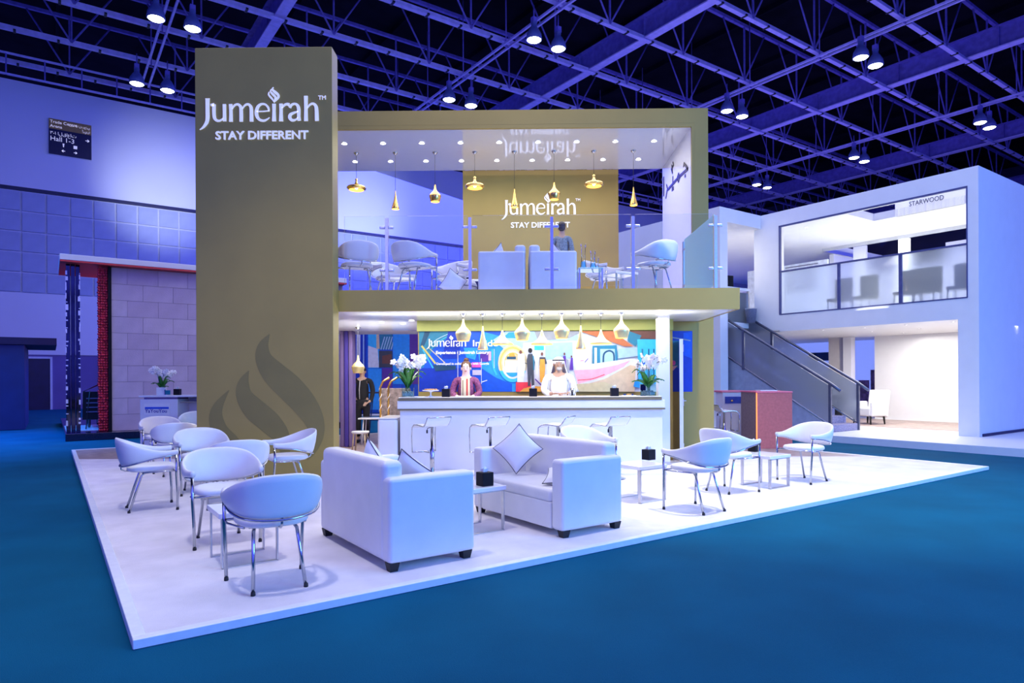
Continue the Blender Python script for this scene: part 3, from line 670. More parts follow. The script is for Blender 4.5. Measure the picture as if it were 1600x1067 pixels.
#============================================================ FURNITURE
# ---- armchair with crescent back shell (faces +Y)
def make_chair(lab):
    t = thing('lounge_chair', lab, 'chair')
    cp = [(-.265,.23,.655,.600),(-.290,.12,.650,.592),(-.300,.00,.665,.575),(-.285,-.13,.705,.540),(-.225,-.235,.755,.510),(-.12,-.285,.785,.495),(0,-.30,.79,.49)]
    cp = cp + [(-x, y, a, c) for x, y, a, c in cp[:-1][::-1]]
    pts = []
    N = len(cp)
    for i in range(N-1):
        p0, p1, p2, p3 = cp[max(i-1,0)], cp[i], cp[i+1], cp[min(i+2,N-1)]
        for k in range(3):
            q = k/3; pts.append([.5*(2*p1[j] + (p2[j]-p0[j])*q + (2*p0[j]-5*p1[j]+4*p2[j]-p3[j])*q*q + (3*p1[j]-p0[j]-3*p2[j]+p3[j])*q**3) for j in range(4)])
    pts.append(list(cp[-1])); b = MB(); vs = []; n = 12; th = .017
    for i, (x, y, zt, zb) in enumerate(pts):
        dx = pts[min(i+1,len(pts)-1)][0]-pts[max(i-1,0)][0]; dy = pts[min(i+1,len(pts)-1)][1]-pts[max(i-1,0)][1]; Ln = math.hypot(dx, dy)
        nx, ny = dy/Ln, -dx/Ln; hgt = zt-zb; lean = .22*max(0, hgt-.05)
        for k in range(n):
            a = 2*math.pi*k/n; ca, sa = math.cos(a), math.sin(a)
            v = (abs(sa)**.7)*(1 if sa > 0 else -1)*.5+.5
            off = ca*th*(1.0+.25*math.sin(math.pi*v)) - lean*(v-.35) * -1
            vs.append((x - nx*(-off) if False else x + (nx*off), y + ny*off, zb+hgt*v))
    fs = []
    for i in range(len(pts)-1):
        for k in range(n): fs.append((i*n+k, i*n+(k+1)%n, (i+1)*n+(k+1)%n, (i+1)*n+k))
    fs += [tuple(range(n)), tuple((len(pts)-1)*n+k for k in range(n))]
    b.add(vs, fs, True); obj('back_shell', b, leather, t)
    b = MB(); b.tube([(p[0], p[1], p[3]-.004) for p in pts[1:-1]], .009, 6); obj('back_rim', b, chrome, t)
    # seat cushion
    b = MB(); pr = [(.90, .425), (1.0, .44), (1.0, .465), (.95, .482), (.80, .490), (.02, .492)]; vs = []; m = 28
    for s, z in pr:
        for k in range(m):
            a = 2*math.pi*k/m; ex = .62
            x = abs(math.cos(a))**ex*(1 if math.cos(a) > 0 else -1)*.235; y = abs(math.sin(a))**ex*(1 if math.sin(a) > 0 else -1)*.235
            if y < 0: x *= 1 - .22*(-y/.235)**2
            vs.append((x*s, y*s, z))
    fs = [(i*m+k, i*m+(k+1)%m, (i+1)*m+(k+1)%m, (i+1)*m+k) for i in range(len(pr)-1) for k in range(m)] + [tuple(range(m))[::-1], tuple((len(pr)-1)*m+k for k in range(m))]
    b.add(vs, fs, True); obj('seat', b, leather, t)
    b = MB(); b.tube([(-.27,.20,.43),(.27,.20,.43)], .010, 6); b.tube([(-.2,-.10,.42),(-.27,.10,.425),(-.27,.20,.43)], .008, 6); b.tube([(.2,-.10,.42),(.27,.10,.425),(.27,.20,.43)], .008, 6)
    b.tube([(-.17,-.1,.42),(.17,-.1,.42)], .010, 6); b.tube([(0,-.18,.425),(0,-.25,.43),(0,-.285,.45),(0,-.29,.50)], .009, 6); obj('seat_frame', b, chrome, t)
    for s in (-1, 1):
        b = MB(); b.tube([(s*.272,.215,.602),(s*.270,.215,.40),(s*.262,.225,.20),(s*.258,.225,.0)], .0125, 8); l = obj('leg', b, chrome, t)
        b = MB(); b.lathe([(.014,0),(.016,.004),(.014,.025)], 8, c=(s*.258,.225,0)); obj('foot_cap', b, black_rub, l)
        b = MB(); b.tube([(s*.11,.0,.415),(s*.13,-.07,.41),(s*.142,-.105,.385),(s*.17,-.225,0)], .0125, 8); l = obj('leg', b, chrome, t)
        b = MB(); b.lathe([(.014,0),(.016,.004),(.014,.025)], 8, c=(s*.17,-.225,0)); obj('foot_cap', b, black_rub, l)
    return t
c0 = make_chair('')
GS = 'white crescent-back chairs on the stage'
chairs = [((-1.714,4.521),123.4,'white crescent-back chair nearest the camera, its back turned to it'),
 ((-2.59,5.707),-56,'white chair facing the nearest chair across a small white table'),
 ((-4.04,7.161),34.5,'white chair at the left edge of the stage, seen from its side, facing right'),
 ((-3.998,8.22),-56,'white chair behind the small table left of the tower, facing the camera'),
 ((-3.02,6.98),122,'white chair turned away, tucked behind the chair that faces the nearest one'),
 ((-2.86,8.06),-146,'white chair standing alone in front of the gold tower, facing left'),
 ((-5.15,9.75),124,'white chair turned away, in front of the farthest left chair'),
 ((-6.03,10.97),-56,'farthest white chair on the left, next to the reception desk'),
 ((1.88,6.983),126,'white chair with its back to the camera, right of the front sofa pair'),
 ((2.604,8.154),33.7,'white chair facing right at the table by the red counter'),
 ((3.862,8.922),-149.9,'brightly lit white chair at the right end, facing left'),
 ((.88,8.34),-56,'white chair half hidden behind the right sofa, by the bar stools')]
for i, (p, a, lab) in enumerate(chairs):
    if i == 0: c0.location = (*p, 0); c0.rotation_euler = (0, 0, R(a-90)); c0['label'] = lab; c0['group'] = GS
    else: dup(c0, (*p, 0), R(a-90), lab, GS)

# ---- cube side tables (local x along E1)
def make_table(lab):
    t = thing('side_table', lab, 'table')
    b = MB(); b.rbox(-.225, .225, -.225, .225, .375, .415, .006, 2); obj('tabletop', b, white_gloss, t)
    for s in (-1, 1):
        y = s*.2
        b = MB()
        for x in (-.2, .2): b.box(x-.005, x+.005, y-.02, y+.02, .004, .372)
        b.box(-.205, .205, y-.02, y+.02, .0, .009); b.box(-.205, .205, y-.02, y+.02, .367, .375); obj('leg_frame', b, brushed, t)
    return t
def make_tissue(lab):
    t = thing('tissue_box', lab, 'box')
    b = MB(); b.rbox(-.06, .06, -.06, .06, 0, .125, .004, 1); obj('box', b, black_box, t)
    b = MB(); vs = []; 
    for k in range(8):
        a = k*math.pi/4; r = .03 if k % 2 else .012; vs.append((r*math.cos(a), r*.5*math.sin(a), .125))
    tops = [(v[0]*1.5+.01*(k % 3-1), v[1]*1.6, .15+.012*(k % 3)) for k, v in enumerate(vs)]
    b.add(vs + tops + [(0, 0, .14)], [(k, (k+1)%8, 8+(k+1)%8, 8+k) for k in range(8)] + [(8+k, 8+(k+1)%8, 16) for k in range(8)]); obj('tissue', b, tissue, t)
    return t
t0 = make_table(''); TG = 'small square white side tables'
tabs = [((-2.165,5.125),'small white table between the two nearest chairs'),((-3.45,7.6),'small white table in the middle of the four chairs by the tower'),((-5.6,10.36),'small white table between the two farthest left chairs'),
        ((-.433,6.125),'small white table between the two sofas'),((1.39,7.615),'small white table beside the right sofa'),((3.185,8.535),'small white table at the right end of the stage')]
for i, (p, lab) in enumerate(tabs):
    if i == 0: t0.location = (*p, 0); t0.rotation_euler = (0, 0, TH); t0['label'] = lab; t0['group'] = TG
    else: dup(t0, (*p, 0), TH, lab, TG)
tis0 = make_tissue(''); first = True; XG = 'black tissue boxes'
for px, py, z, lab in ((757,760,.415,'black tissue box on the table between the sofas'),(1015,719,.415,'black tissue box on the table beside the right sofa'),(1181,706,.415,'black tissue box on the rightmost small table, behind a chair arm'),(218,682,.415,'black tissue box on the farthest left table')):
    P3 = gp(px, py, z) + Vector((-.0, .06, 0))
    if px == 218: P3 = Vector((-5.68, 10.3, .415))
    if first: tis0.location = P3; tis0.rotation_euler = (0, 0, TH); tis0['label'] = lab; tis0['group'] = XG; first = False
    else: dup(tis0, P3, TH, lab, XG)

# ---- sofas (local x = length, faces +Y)
def make_sofa(lab):
    t = thing('sofa', lab, 'sofa')
    b = MB(); b.rbox(-.57, .57, -.25, .37, .06, .30, .015, 2); obj('base', b, leather, t)
    b = MB(); b.rbox(-.575, .575, -.26, .375, .29, .41, .045, 4); obj('seat_cushion', b, leather, t)
    b = MB(); b.rbox(-.655, .655, -.37, -.20, .06, .80, .05, 4); obj('backrest', b, leather, t)
    for s in (-1, 1):
        x0, x1 = (s*.735, s*.575); b = MB(); b.rbox(min(x0,x1), max(x0,x1), -.36, .372, .06, .685, .035, 4); obj('armrest', b, leather, t)
    for sx in (-1, 1):
        for sy in (-1, 1):
            b = MB(); cx, cy = sx*.68, sy*.31
            b.add([(cx-.03,cy-.03,0),(cx+.03,cy-.03,0),(cx+.03,cy+.03,0),(cx-.03,cy+.03,0),(cx-.042,cy-.042,.065),(cx+.042,cy-.042,.065),(cx+.042,cy+.042,.065),(cx-.042,cy+.042,.065)],
                  [(0,3,2,1),(4,5,6,7),(0,1,5,4),(1,2,6,5),(2,3,7,6),(3,0,4,7)]); obj('leg', b, black_rub, t)
    return t
s1 = make_sofa('white two-seat leather sofa nearest the camera, seen from behind'); s1.location = (-1.079, 5.522, 0); s1.rotation_euler = (0, 0, TH-R(90)); s1['group'] = 'white two-seat sofas'
dup(s1, (.244, 6.53, 0), TH+R(90), 'white two-seat leather sofa facing the camera, with a diamond-set cushion', 'white two-seat sofas')
def make_cushion(lab, size=.42):
    t = thing('cushion', lab, 'cushion'); n = 12; vs = []; fs = []
    for sgn in (1, -1):
        for i in range(n+1):
            for j in range(n+1):
                u, v = i/n*2-1, j/n*2-1; puff = (max(0, (1-u**2)*(1-v**2)))**.42; pin = 1-.10*((1-abs(v)**2)*abs(u)**3); pin2 = 1-.10*((1-abs(u)**2)*abs(v)**3)
                vs.append((u*size/2*pin, sgn*.062*puff, v*size/2*pin2))
    N = (n+1)**2
    for i in range(n):
        for j in range(n):
            a = i*(n+1)+j; fs.append((a, a+1, a+n+2, a+n+1)); a += N; fs.append((a, a+n+1, a+n+2, a+1))
    b = MB(); b.add(vs, fs, True); obj('cover', b, mat('cushion_cotton', (.80, .80, .84), .8, var=.03, bump=.1, bscale=200), t)
    ed = [(u, -1) for u in [k/8*2-1 for k in range(8)]] + [(1, u) for u in [k/8*2-1 for k in range(8)]] + [(-u, 1) for u in [k/8*2-1 for k in range(8)]] + [(-1, -u) for u in [k/8*2-1 for k in range(8)]]
    pt = []
    for u, v in ed:
        pin = 1-.10*((1-abs(v)**2)*abs(u)**3); pin2 = 1-.10*((1-abs(u)**2)*abs(v)**3); pt.append((u*size/2*pin, 0, v*size/2*pin2))
    b = MB(); b.tube(pt, .0045, 5, closed=True); obj('piping', b, mat('dark_piping', (.05, .05, .08), .6, var=.1), t); return t
def cushion(lab, loc, rot, size=.42):
    c = make_cushion(lab, size); c.location = loc; c.rotation_mode = 'XYZ'; c.rotation_euler = rot; c['group'] = 'white piped cushions'; return c
S2 = Vector((.244, 6.53, 0))
def onS2(x, y, z): a = TH+R(90); return S2 + Vector((x*math.cos(a)-y*math.sin(a), x*math.sin(a)+y*math.cos(a), z))
S1 = Vector((-1.079, 5.522, 0))
def onS1(x, y, z): a = TH-R(90); return S1 + Vector((x*math.cos(a)-y*math.sin(a), x*math.sin(a)+y*math.cos(a), z))
def crot(lean, spin, heading):   # spin in own plane, lean back, then heading
    return (Matrix.Rotation(heading, 3, 'Z') @ Matrix.Rotation(lean, 3, 'X') @ Matrix.Rotation(spin, 3, 'Y')).to_euler()
cushion('white piped cushion standing on its corner at the far end of the right sofa', onS2(.36, .06, .41+.27), crot(R(18), R(45), R(168)), .375)
cushion('white cushion lying low beside the near arm of the right sofa', onS2(-.38, .04, .41+.075), crot(R(76), R(8), R(160)), .38)
cushion('white cushion with dark piping leaning on the near arm inside the left sofa', onS1(.36, .02, .41+.20), crot(R(24), R(38), TH-R(60)), .38)
cushion('pale cushion whose tip shows above the back of the left sofa', onS1(-.34, .0, .41+.24), crot(R(16), R(45), TH-R(90)), .36)

# ---- bar stools (local: faces -X)
def make_stool(lab):
    t = thing('bar_stool', lab, 'stool')
    side = [(-.20,.735),(-.17,.765),(-.10,.775),(0,.765),(.08,.755),(.110,.768),(.140,.800),(.172,.845),(.190,.878)]
    b = MB(); vs = []; n = len(side)
    for x, z in side:
        for y in (-.19, .19):
            vs.append((x, y, z))
    for x, z in side:
        for y in (-.19, .19): vs.append((x, y, z-.018))
    fs = []
    for i in range(n-1): fs += [(2*i,2*i+1,2*i+3,2*i+2), (2*n+2*i,2*n+2*i+2,2*n+2*i+3,2*n+2*i+1), (2*i,2*i+2,2*n+2*i+2,2*n+2*i), (2*i+1,2*n+2*i+1,2*n+2*i+3,2*i+3)]
    fs += [(0,2*n,2*n+1,1), (2*n-2,2*n-1,4*n-1,4*n-2)]
    b.add(vs, fs, False); obj('seat', b, white_gloss, t)
    b = MB()
    for y in (-.195, .195): b.tube([(-.215, y, .37),(-.225, y, .60),(-.215, y, .72)] + [(x, y, z-.008) for x, z in side[1:]], .009, 6)
    b.tube([(.190,-.195,.872),(.190,.195,.872)], .009, 6); b.tube([(-.215,-.195,.37),(-.215,.195,.37)], .011, 6); b.tube([(-.215,0,.37),(-.10,0,.365),(0,0,.37)], .009, 6); obj('frame', b, chrome, t)
    b = MB(); b.lathe([(.032, .012), (.032, .42), (.022, .43), (.022, .75)], 14); obj('column', b, chrome, t)
    b = MB(); b.lathe([(.20, 0), (.205, .006), (.19, .014), (.05, .022), (.034, .04)], 24); obj('base', b, chrome, t)
    b = MB(); b.tube([(.02, -.02, .735), (.07, -.12, .72), (.075, -.13, .69)], .005, 6); b.tube([(.075, -.13, .70), (.08, -.132, .655)], .012, 8); obj('lever', b, black_rub, t)
    return t
k0 = None
for i, (px, a) in enumerate(((677, -50), (767, -46), (871, -24), (953, -52))):
    X = at(px, 700, 9.32)[0]; lab = 'low-backed white and chrome bar stool at the counter, %s from the left' % JN[i]; z = 0.0
    if k0 is None: k0 = make_stool(lab); k0.location = (X, 9.2, z); k0.rotation_euler = (0, 0, R(a)); k0['group'] = 'bar stools at the counter'
    else: dup(k0, (X, 9.2, z), R(a), lab)

#============================================================ ON THE BAR
CT = 1.128
def orchid(lab, loc, rz=0, sc=1.0, vase='glass', seed=1):
    rnd = random.Random(seed); t = thing('orchid', lab, 'plant', loc, rz, 'white orchids in square vases'); t.scale = (sc, sc, sc)
    b = MB(); e = .085; b.add([(-e,-e,.001),(e,-e,.001),(e,e,.001),(-e,e,.001),(-e,-e,.17),(e,-e,.17),(e,e,.17),(-e,e,.17)], [(0,3,2,1),(0,1,5,4),(1,2,6,5),(2,3,7,6),(3,0,4,7)])
    obj('vase', b, glass('vase_glass', (.75, .9, .9)) if vase == 'glass' else white_gloss, t)
    b = MB(); b.rbox(-.075, .075, -.075, .075, .01, .06, .01, 2)
    for k in range(14): b.ball((rnd.uniform(-.06,.06), rnd.uniform(-.06,.06), .065), .016, 6, 4)
    obj('pebbles', b, mat('vase_pebbles', (.30, .36, .36), .5, var=.5, vscale=60), t)
    for k in range(10):
        a = k*math.pi*2/10 + rnd.uniform(-.3, .3); ln = rnd.uniform(.16, .27); rise = rnd.uniform(.06, .24); w = rnd.uniform(.040, .056); vs = []; fs = []
        for i in range(8):
            s = i/7; d = ln*s; z = .12 + rise*math.sin(s*2.2)*1.25; ww = w*math.sin(min(1, s*1.15+.12)*math.pi)**.6 if s < .97 else .002
            cx, cy = d*math.cos(a), d*math.sin(a); nx, ny = -math.sin(a), math.cos(a)
            vs += [(cx+nx*ww, cy+ny*ww, z+.008), (cx, cy, z-.004), (cx-nx*ww, cy-ny*ww, z+.008), (cx, cy, z-.008)]
        for i in range(7):
            for k2 in range(4): fs.append((i*4+k2, i*4+(k2+1)%4, i*4+4+(k2+1)%4, i*4+4+k2))
        b = MB(); b.add(vs, fs, True); obj('leaf', b, green, t)
    fl = None
    for st_i in range(5):
        a = st_i*math.pi/2.5 + .5 + rnd.uniform(-.3, .3); lean = rnd.uniform(.08, .20); top = rnd.uniform(.40, .52)
        pts = [(0, 0, .06)] + [(lean*(s**2.2)*math.cos(a), lean*(s**2.2)*math.sin(a), .06 + top*math.sin(s*1.45)) for s in (.25, .5, .7, .85, 1.0, 1.12)]
        b = MB(); b.tube([(x+.02*math.cos(a), y+.02*math.sin(a), z) for x, y, z in pts], .0045, 5); obj('stem', b, stemg, t)
        for k in range(9):
            s = .62 + .52*k/8; x = lean*(s**2.2)*math.cos(a); y = lean*(s**2.2)*math.sin(a); z = .06 + top*math.sin(s*1.45)
            if fl is None:
                b = MB()
                for m in range(5):
                    ang = m*math.pi*2/5; T = Matrix.Rotation(ang, 4, 'Y'); b.T = T @ Matrix.Translation((0, 0, .024)); b.ball((0, 0, 0), (.022, .004, .028), 8, 4)
                b.T = Matrix(); b.ball((0, -.008, -.004), (.009, .012, .010), 6, 4); fl = b.mesh('flower'); fl.materials.append(petal)
            o = link('flower', fl, None, t, (x + rnd.uniform(-.045, .045)+.02*math.cos(a), y + rnd.uniform(-.045, .045)+.02*math.sin(a), z + rnd.uniform(-.035, .035))); o.rotation_euler = (rnd.uniform(-.5, .4), rnd.uniform(0, 1), rnd.uniform(-.9, .9)); 
    return t
orchid('white orchid in a glass cube vase at the left end of the bar', (at(637, 616, 10.2)[0], 10.2, CT), .2, 1.12, seed=3)
orchid('white orchid in a glass vase at the right end of the bar', (at(1013, 610, 10.25)[0], 10.25, CT), .9, 1.05, seed=8)
for px, lab in ((697, 'black tissue box on the bar beside the cake stand'), (833, 'black tissue box in the middle of the bar'), (960, 'black tissue box on the bar left of the right orchid')):
    dup(tis0, (at(px, 615, 10.12)[0], 10.12, CT), 0, lab, XG)
t = thing('cake_stand', 'white footed cake stand with golden pastries on the bar', 'cake stand', (at(673, 610, 10.15)[0], 10.15, CT))
b = MB(); b.lathe([(.05, 0), (.045, .008), (.012, .02), (.010, .07), (.04, .085), (.125, .095), (.135, .108), (.128, .104), (.02, .098)], 20); obj('stand', b, white_gloss, t)
b = MB()
for k in range(11): a = k*2.4; r = .02+.008*k; b.ball((r*math.cos(a), r*math.sin(a), .112), (.024, .018, .014), 7, 5)
obj('pastries', b, mat('pastry', (.62, .32, .08), .6, var=.4, vscale=60), t)['kind'] = 'stuff'
t = thing('glass_jar', 'clear glass jar with dark twigs on the bar, right of the man in white', 'jar', (at(894, 610, 10.2)[0], 10.2, CT))
b = MB(); b.lathe([(.055, 0), (.06, .01), (.055, .12), (.03, .19), (.035, .21)], 16, cap=False); obj('glass_body', b, clear, t)
b = MB()
for k in range(9): a = k*.7; b.tube([(.02*math.cos(a), .02*math.sin(a), .01), (.03*math.cos(a+2), .03*math.sin(a+2), .10+.01*(k % 4))], .004, 5)
obj('twigs', b, black_rub, t)
t = thing('serving_tray', 'white serving tray with small blue and gold packets on the bar', 'tray', (at(982, 612, 10.12)[0], 10.12, CT))
b = MB(); b.rbox(-.11, .11, -.08, .08, 0, .012, .005, 2); obj('tray', b, white_gloss, t)
for k, (x, y, m) in enumerate(((-.06, 0, navy), (.0, .03, brass), (.05, -.02, navy), (.02, -.04, brass))):
    b = MB(); b.rbox(x-.02, x+.02, y-.012, y+.012, .012, .035, .003, 1); obj('packet', b, m, t)
for px, lab in ((655, 'loose white leaflets on the bar under the left orchid'), (720, 'loose white leaflets on the bar in front of the woman'), (925, 'loose white leaflets on the bar right of the glass jar')):
    t = thing('leaflets', lab, 'leaflets', (at(px, 617, 10.0)[0], 10.04, CT)); 
    for k in range(3):
        b = MB(); b.box(-.07, .07, -.05, .05, .003*k, .003*k+.002); o = obj('sheet', b, tissue, t); o.rotation_euler = (0, 0, .3*k-.2)

#============================================================ PEOPLE
def skinned(name, chains, m, parent, sub=1, loc=(0,0,0)):
    """chains: list of (points, radii, parent_vertex or None) -> one smooth surface"""
    me = bpy.data.meshes.new('t'); vs = []; es = []; rs = []; idx = []
    for pts, rad, par in chains:
        last = None if par is None else idx[par[0]][par[1]]; ids = []
        for p, r in zip(pts, rad):
            vs.append(p); rs.append(r); k = len(vs)-1
            if last is not None: es.append((last, k))
            last = k; ids.append(k)
        idx.append(ids)
    me.from_pydata(vs, es, []); o = bpy.data.objects.new('t', me); COL.objects.link(o)
    md = o.modifiers.new('s', 'SKIN'); sv = me.skin_vertices[0].data
    for i, r in enumerate(rs):
        sv[i].radius = r if isinstance(r, tuple) else (r, r); sv[i].use_root = (i == 0)
    sb = o.modifiers.new('b', 'SUBSURF'); sb.levels = sub; sb.render_levels = sub
    dg = bpy.context.evaluated_depsgraph_get(); nm = bpy.data.meshes.new_from_object(o.evaluated_get(dg)); nm.name = name
    bpy.data.objects.remove(o); nm.materials.clear()
    nm.polygons.foreach_set('use_smooth', [True]*len(nm.polygons))
    return link(name, nm, m, parent, loc)
def person(lab, loc, rz, h=1.72, sk=skin, hair='short', hairmat=hairm, top=None, legs=None, pose='rest', female=False, turn=0, gown=False):
    s = h/1.72; t = thing('person', lab, 'person', loc, rz); t.scale = (s, s, s)
    sw = .17 if female else .19
    if pose == 'rest': arm = lambda k: [(k*sw,0,1.40),(k*(sw+.05),.02,1.15),(k*(sw+.03),-.10,.95),(k*(sw-.01),-.17,.92)]
    elif pose == 'counter': arm = lambda k: [(k*sw,0,1.40),(k*(sw+.06),-.03,1.18),(k*(sw-.01),-.22,1.13),(k*.11,-.28,1.135)]
    else: arm = lambda k: [(k*sw,0,1.40),(k*(sw+.05),.03,1.15),(k*(sw+.05),-.01,.90),(k*(sw+.05),-.02,.82)]
    body = [([(0,0,.95),(0,.0,1.10),(0,.0,1.28),(0,.0,1.40)], [(.15,.11),(.13,.095),(.15,.105),(.10,.07)], None),
            ([(0,.0,1.47),(0,-.005,1.53),(0,-.015,1.58),(0,-.01,1.65),(0,.0,1.69)], [(.052,.052),(.062,.07),(.074,.088),(.074,.09),(.045,.055)], (0,3))]
    for k in (-1, 1):
        A = arm(k); body.append((A, [.055,.045,.036,.028], (0,3)))
        body.append(([(k*.09,0,.86),(k*.095,.0,.50),(k*.10,.01,.10),(k*.10,-.03,.04),(k*.105,-.12,.03)], [.085,.058,.042,.04,.03], (0,0)))
    skinned('body', body, sk, t)
    for k in (-1, 1):       # hands: palm, four fingers, thumb
        A = arm(k); w = Vector(A[3]); d = (w-Vector(A[2])).normalized(); sd = Vector((1,0,0)) if abs(d.x) < .8 else Vector((0,1,0)); sd = (sd-d*sd.dot(d)).normalized(); dn = Vector((0,0,-1)) if abs(d.z) < .8 else Vector((0,-1,0))
        ch = [([w, w+d*.04, w+d*.08], [(.022,.014),(.034,.014),(.036,.012)], None)]
        hnd = skinned('hand', ch, sk, t)
        for f in range(4):
            L = (.07,.08,.075,.058)[f]; b0 = w+d*.085+sd*((f-1.5)*.019); skinned('finger', [([b0-d*.02, b0+d*L*.45, b0+d*L*.8+dn*.018, b0+d*L*.9+dn*.04], [.0085,.0082,.0075,.006], None)], sk, hnd)
        b0 = w+d*.03-sd*k*.03; skinned('finger', [([b0, b0-sd*k*.022+d*.025, b0-sd*k*.028+d*.052], [.010,.0095,.008], None)], sk, hnd)
    hd = bpy.data.objects.new('face', None)
    b = MB(); 
    for k in (-1, 1): b.ball((k*.031, -.088, 1.605), (.012,.008,.007), 8, 5)
    obj('eyes', b, mat('eye_white', (.7,.7,.7), .3, var=.02), t)
    b = MB()
    for k in (-1, 1): b.ball((k*.031, -.095, 1.605), (.0055,.003,.0055), 8, 5); b.tube([(k*.018,-.094,1.622),(k*.032,-.096,1.627),(k*.046,-.088,1.622)], .0035, 5)
    obj('pupils_and_brows', b, hairm, t)
    b = MB(); b.tube([(0,-.092,1.605),(0,-.105,1.582),(0,-.110,1.572),(0,-.095,1.565)], [.006,.009,.012,.006], 8); 
    for k in (-1, 1): b.ball((k*.077, -.002, 1.59), (.010,.018,.028), 8, 5)
    obj('nose_and_ears', b, sk, t)
    b = MB(); b.ball((0, -.088, 1.545), (.022,.010,.007), 10, 5); obj('mouth', b, mat('lips', (.42,.10,.10), .4, var=.05), t)
    # hair / headdress
    if hair == 'short':
        b = MB(); b.ball((0, .018, 1.645), (.086,.098,.080), 14, 8); b.ball((0, .045, 1.60), (.078,.068,.070), 12, 7); obj('hair', b, hairmat, t)
    if hair == 'bun':
        b = MB(); b.ball((0, .022, 1.645), (.088,.098,.082), 14, 8); b.ball((0, .05, 1.60), (.078,.066,.07), 12, 7); b.ball((0, .05, 1.735), (.045,.045,.04), 10, 6); obj('hair', b, hairmat, t)
    if hair == 'cloth':
        b = MB(); b.ball((0, .015, 1.645), (.094,.105,.078), 14, 8); obj('headcloth', b, mat('white_cotton', (.84,.84,.84), .85, var=.02, bump=.2, bscale=60), t)
        b = MB(); vs = []
        prof_ = [(.095,1.65),(.115,1.55),(.145,1.45),(.17,1.36)]
        for r, z in prof_:
            for k in range(13): a = R(-25 + 230*k/12); vs.append((r*math.cos(a), .02+r*.8*math.sin(a), z))
        b.add(vs, [(i*13+k, i*13+k+1, (i+1)*13+k+1, (i+1)*13+k) for i in range(3) for k in range(12)], True); me_o = obj('headcloth_fall', b, mat('white_cotton', (.84,.84,.84)), t)
        sm = me_o.modifiers.new('t', 'SOLIDIFY'); sm.thickness = .006
        b = MB(); b.tube([(.094*math.cos(a*.5236), .013+.105*math.sin(a*.5236), 1.665) for a in range(12)], .010, 6, closed=True); obj('head_cord', b, black_rub, t)
        b = MB(); b.ball((0, -.075, 1.525), (.045,.035,.035), 10, 6); obj('beard', b, mat('grey_beard', (.45,.42,.38), .8, var=.2, vscale=60), t)
    # clothes follow the body
    inf = .012
    cl = [([(0,0,.88),(0,0,1.10),(0,.0,1.28),(0,.0,1.405)], [(.178,.14),(.155,.122),(.165,.122),(.11,.082)], None), ([(0,.0,1.45)], [(.065,.065)], (0,3))]
    for k in (-1, 1):
        A = arm(k); cl.append((A[:3] + [tuple(Vector(A[2]).lerp(Vector(A[3]), .6))], [.070,.060,.050,.043], (0,3)))
    skinned('jacket' if not gown else 'robe_top', cl, top, t)
    if gown:
        b = MB(); b.lathe([(.20,.10),(.21,.12),(.185,.6),(.175,.95),(.165,1.1)], 18); o = obj('robe_skirt', b, top, t); o.scale = (1, .8, 1)
    else:
        skinned('trousers', [([(0,0,1.04),(0,0,.90)], [(.155,.118),(.168,.128)], None)] + [([(k*.09,0,.84),(k*.095,0,.50),(k*.10,.01,.11)], [.105,.078,.064], (0,1)) for k in (-1, 1)], legs or mat('black_cloth', (.012,.012,.018), .8, var=.1), t)
    for k in (-1, 1):
        b = MB(); b.rbox(k*.10-.045, k*.10+.045, -.17, .09, 0, .075, .03, 3); obj('shoe', b, black_rub, t)
    return t
wx = at(728.5, 600, 10.82)[0]
pw = person('woman with dark pinned-up hair in a purple patterned jacket behind the bar', (wx, 10.80, .001), 0, 1.70, mat('pale_skin', (.80,.58,.50), .5, var=.03), 'bun', hairb, mat('purple_tunic', (.22,.05,.14), .7, var=.5, vscale=40), None, 'counter', True)
b = MB(); b.poly([(-.075,1.05),(.075,1.05),(.07,1.43),(.03,1.46),(-.03,1.46),(-.07,1.43)], .012); o = obj('shirt_front', b, mat('cream_cloth', (.80,.72,.45), .7, var=.05), pw, (0, -.118, 0))
b = MB(); b.poly([(.012,1.05),(.036,1.05),(.036,1.42),(.016,1.42)], .004); obj('red_stripe', b, mat('red_cloth', (.65,.03,.03), .7, var=.05), o, (0, -.012, 0))
b = MB(); b.poly([(-.05,1.05),(-.038,1.05),(-.038,1.40),(-.05,1.40)], .004); obj('red_stripe', b, mat('brown_cloth', (.25,.12,.06), .7, var=.05), o, (0, -.012, 0))
mxp = at(873, 600, 10.82)[0]
person('man in a white robe and white headcloth behind the bar', (mxp, 10.80, .001), 0, 1.76, skin2, 'cloth', hairm, mat('white_cotton', (.84,.84,.84)), None, 'counter', gown=True)
gx = at(878, 360, 12.4)[0]
person('man with short dark hair in a grey jacket, back turned, in the upper lounge', (at(878, 360, 12.95)[0], 12.95, BZ1), R(172), 1.78, skin2, 'short', hairm, mat('grey_jacket', (.16,.20,.24), .8, var=.4, vscale=30), None, 'side', True).scale.x *= .88
person('figure in black standing behind the lone brass pendant lamp, with a pale lanyard', (at(566, 600, 14.6)[0], 14.6, .0), 0, 1.70, skin, 'short', hairm, mat('black_cloth', (.012,.012,.018), .8, var=.1), None, 'rest')
o = [x for x in bpy.data.objects if x.name.startswith('person') and x.get('label', '').startswith('figure in black')][0]
b = MB(); b.tube([(-.03,-.13,.98),(-.035,-.135,1.2),(-.02,-.12,1.40)], .008, 6); obj('lanyard', b, tissue, o)

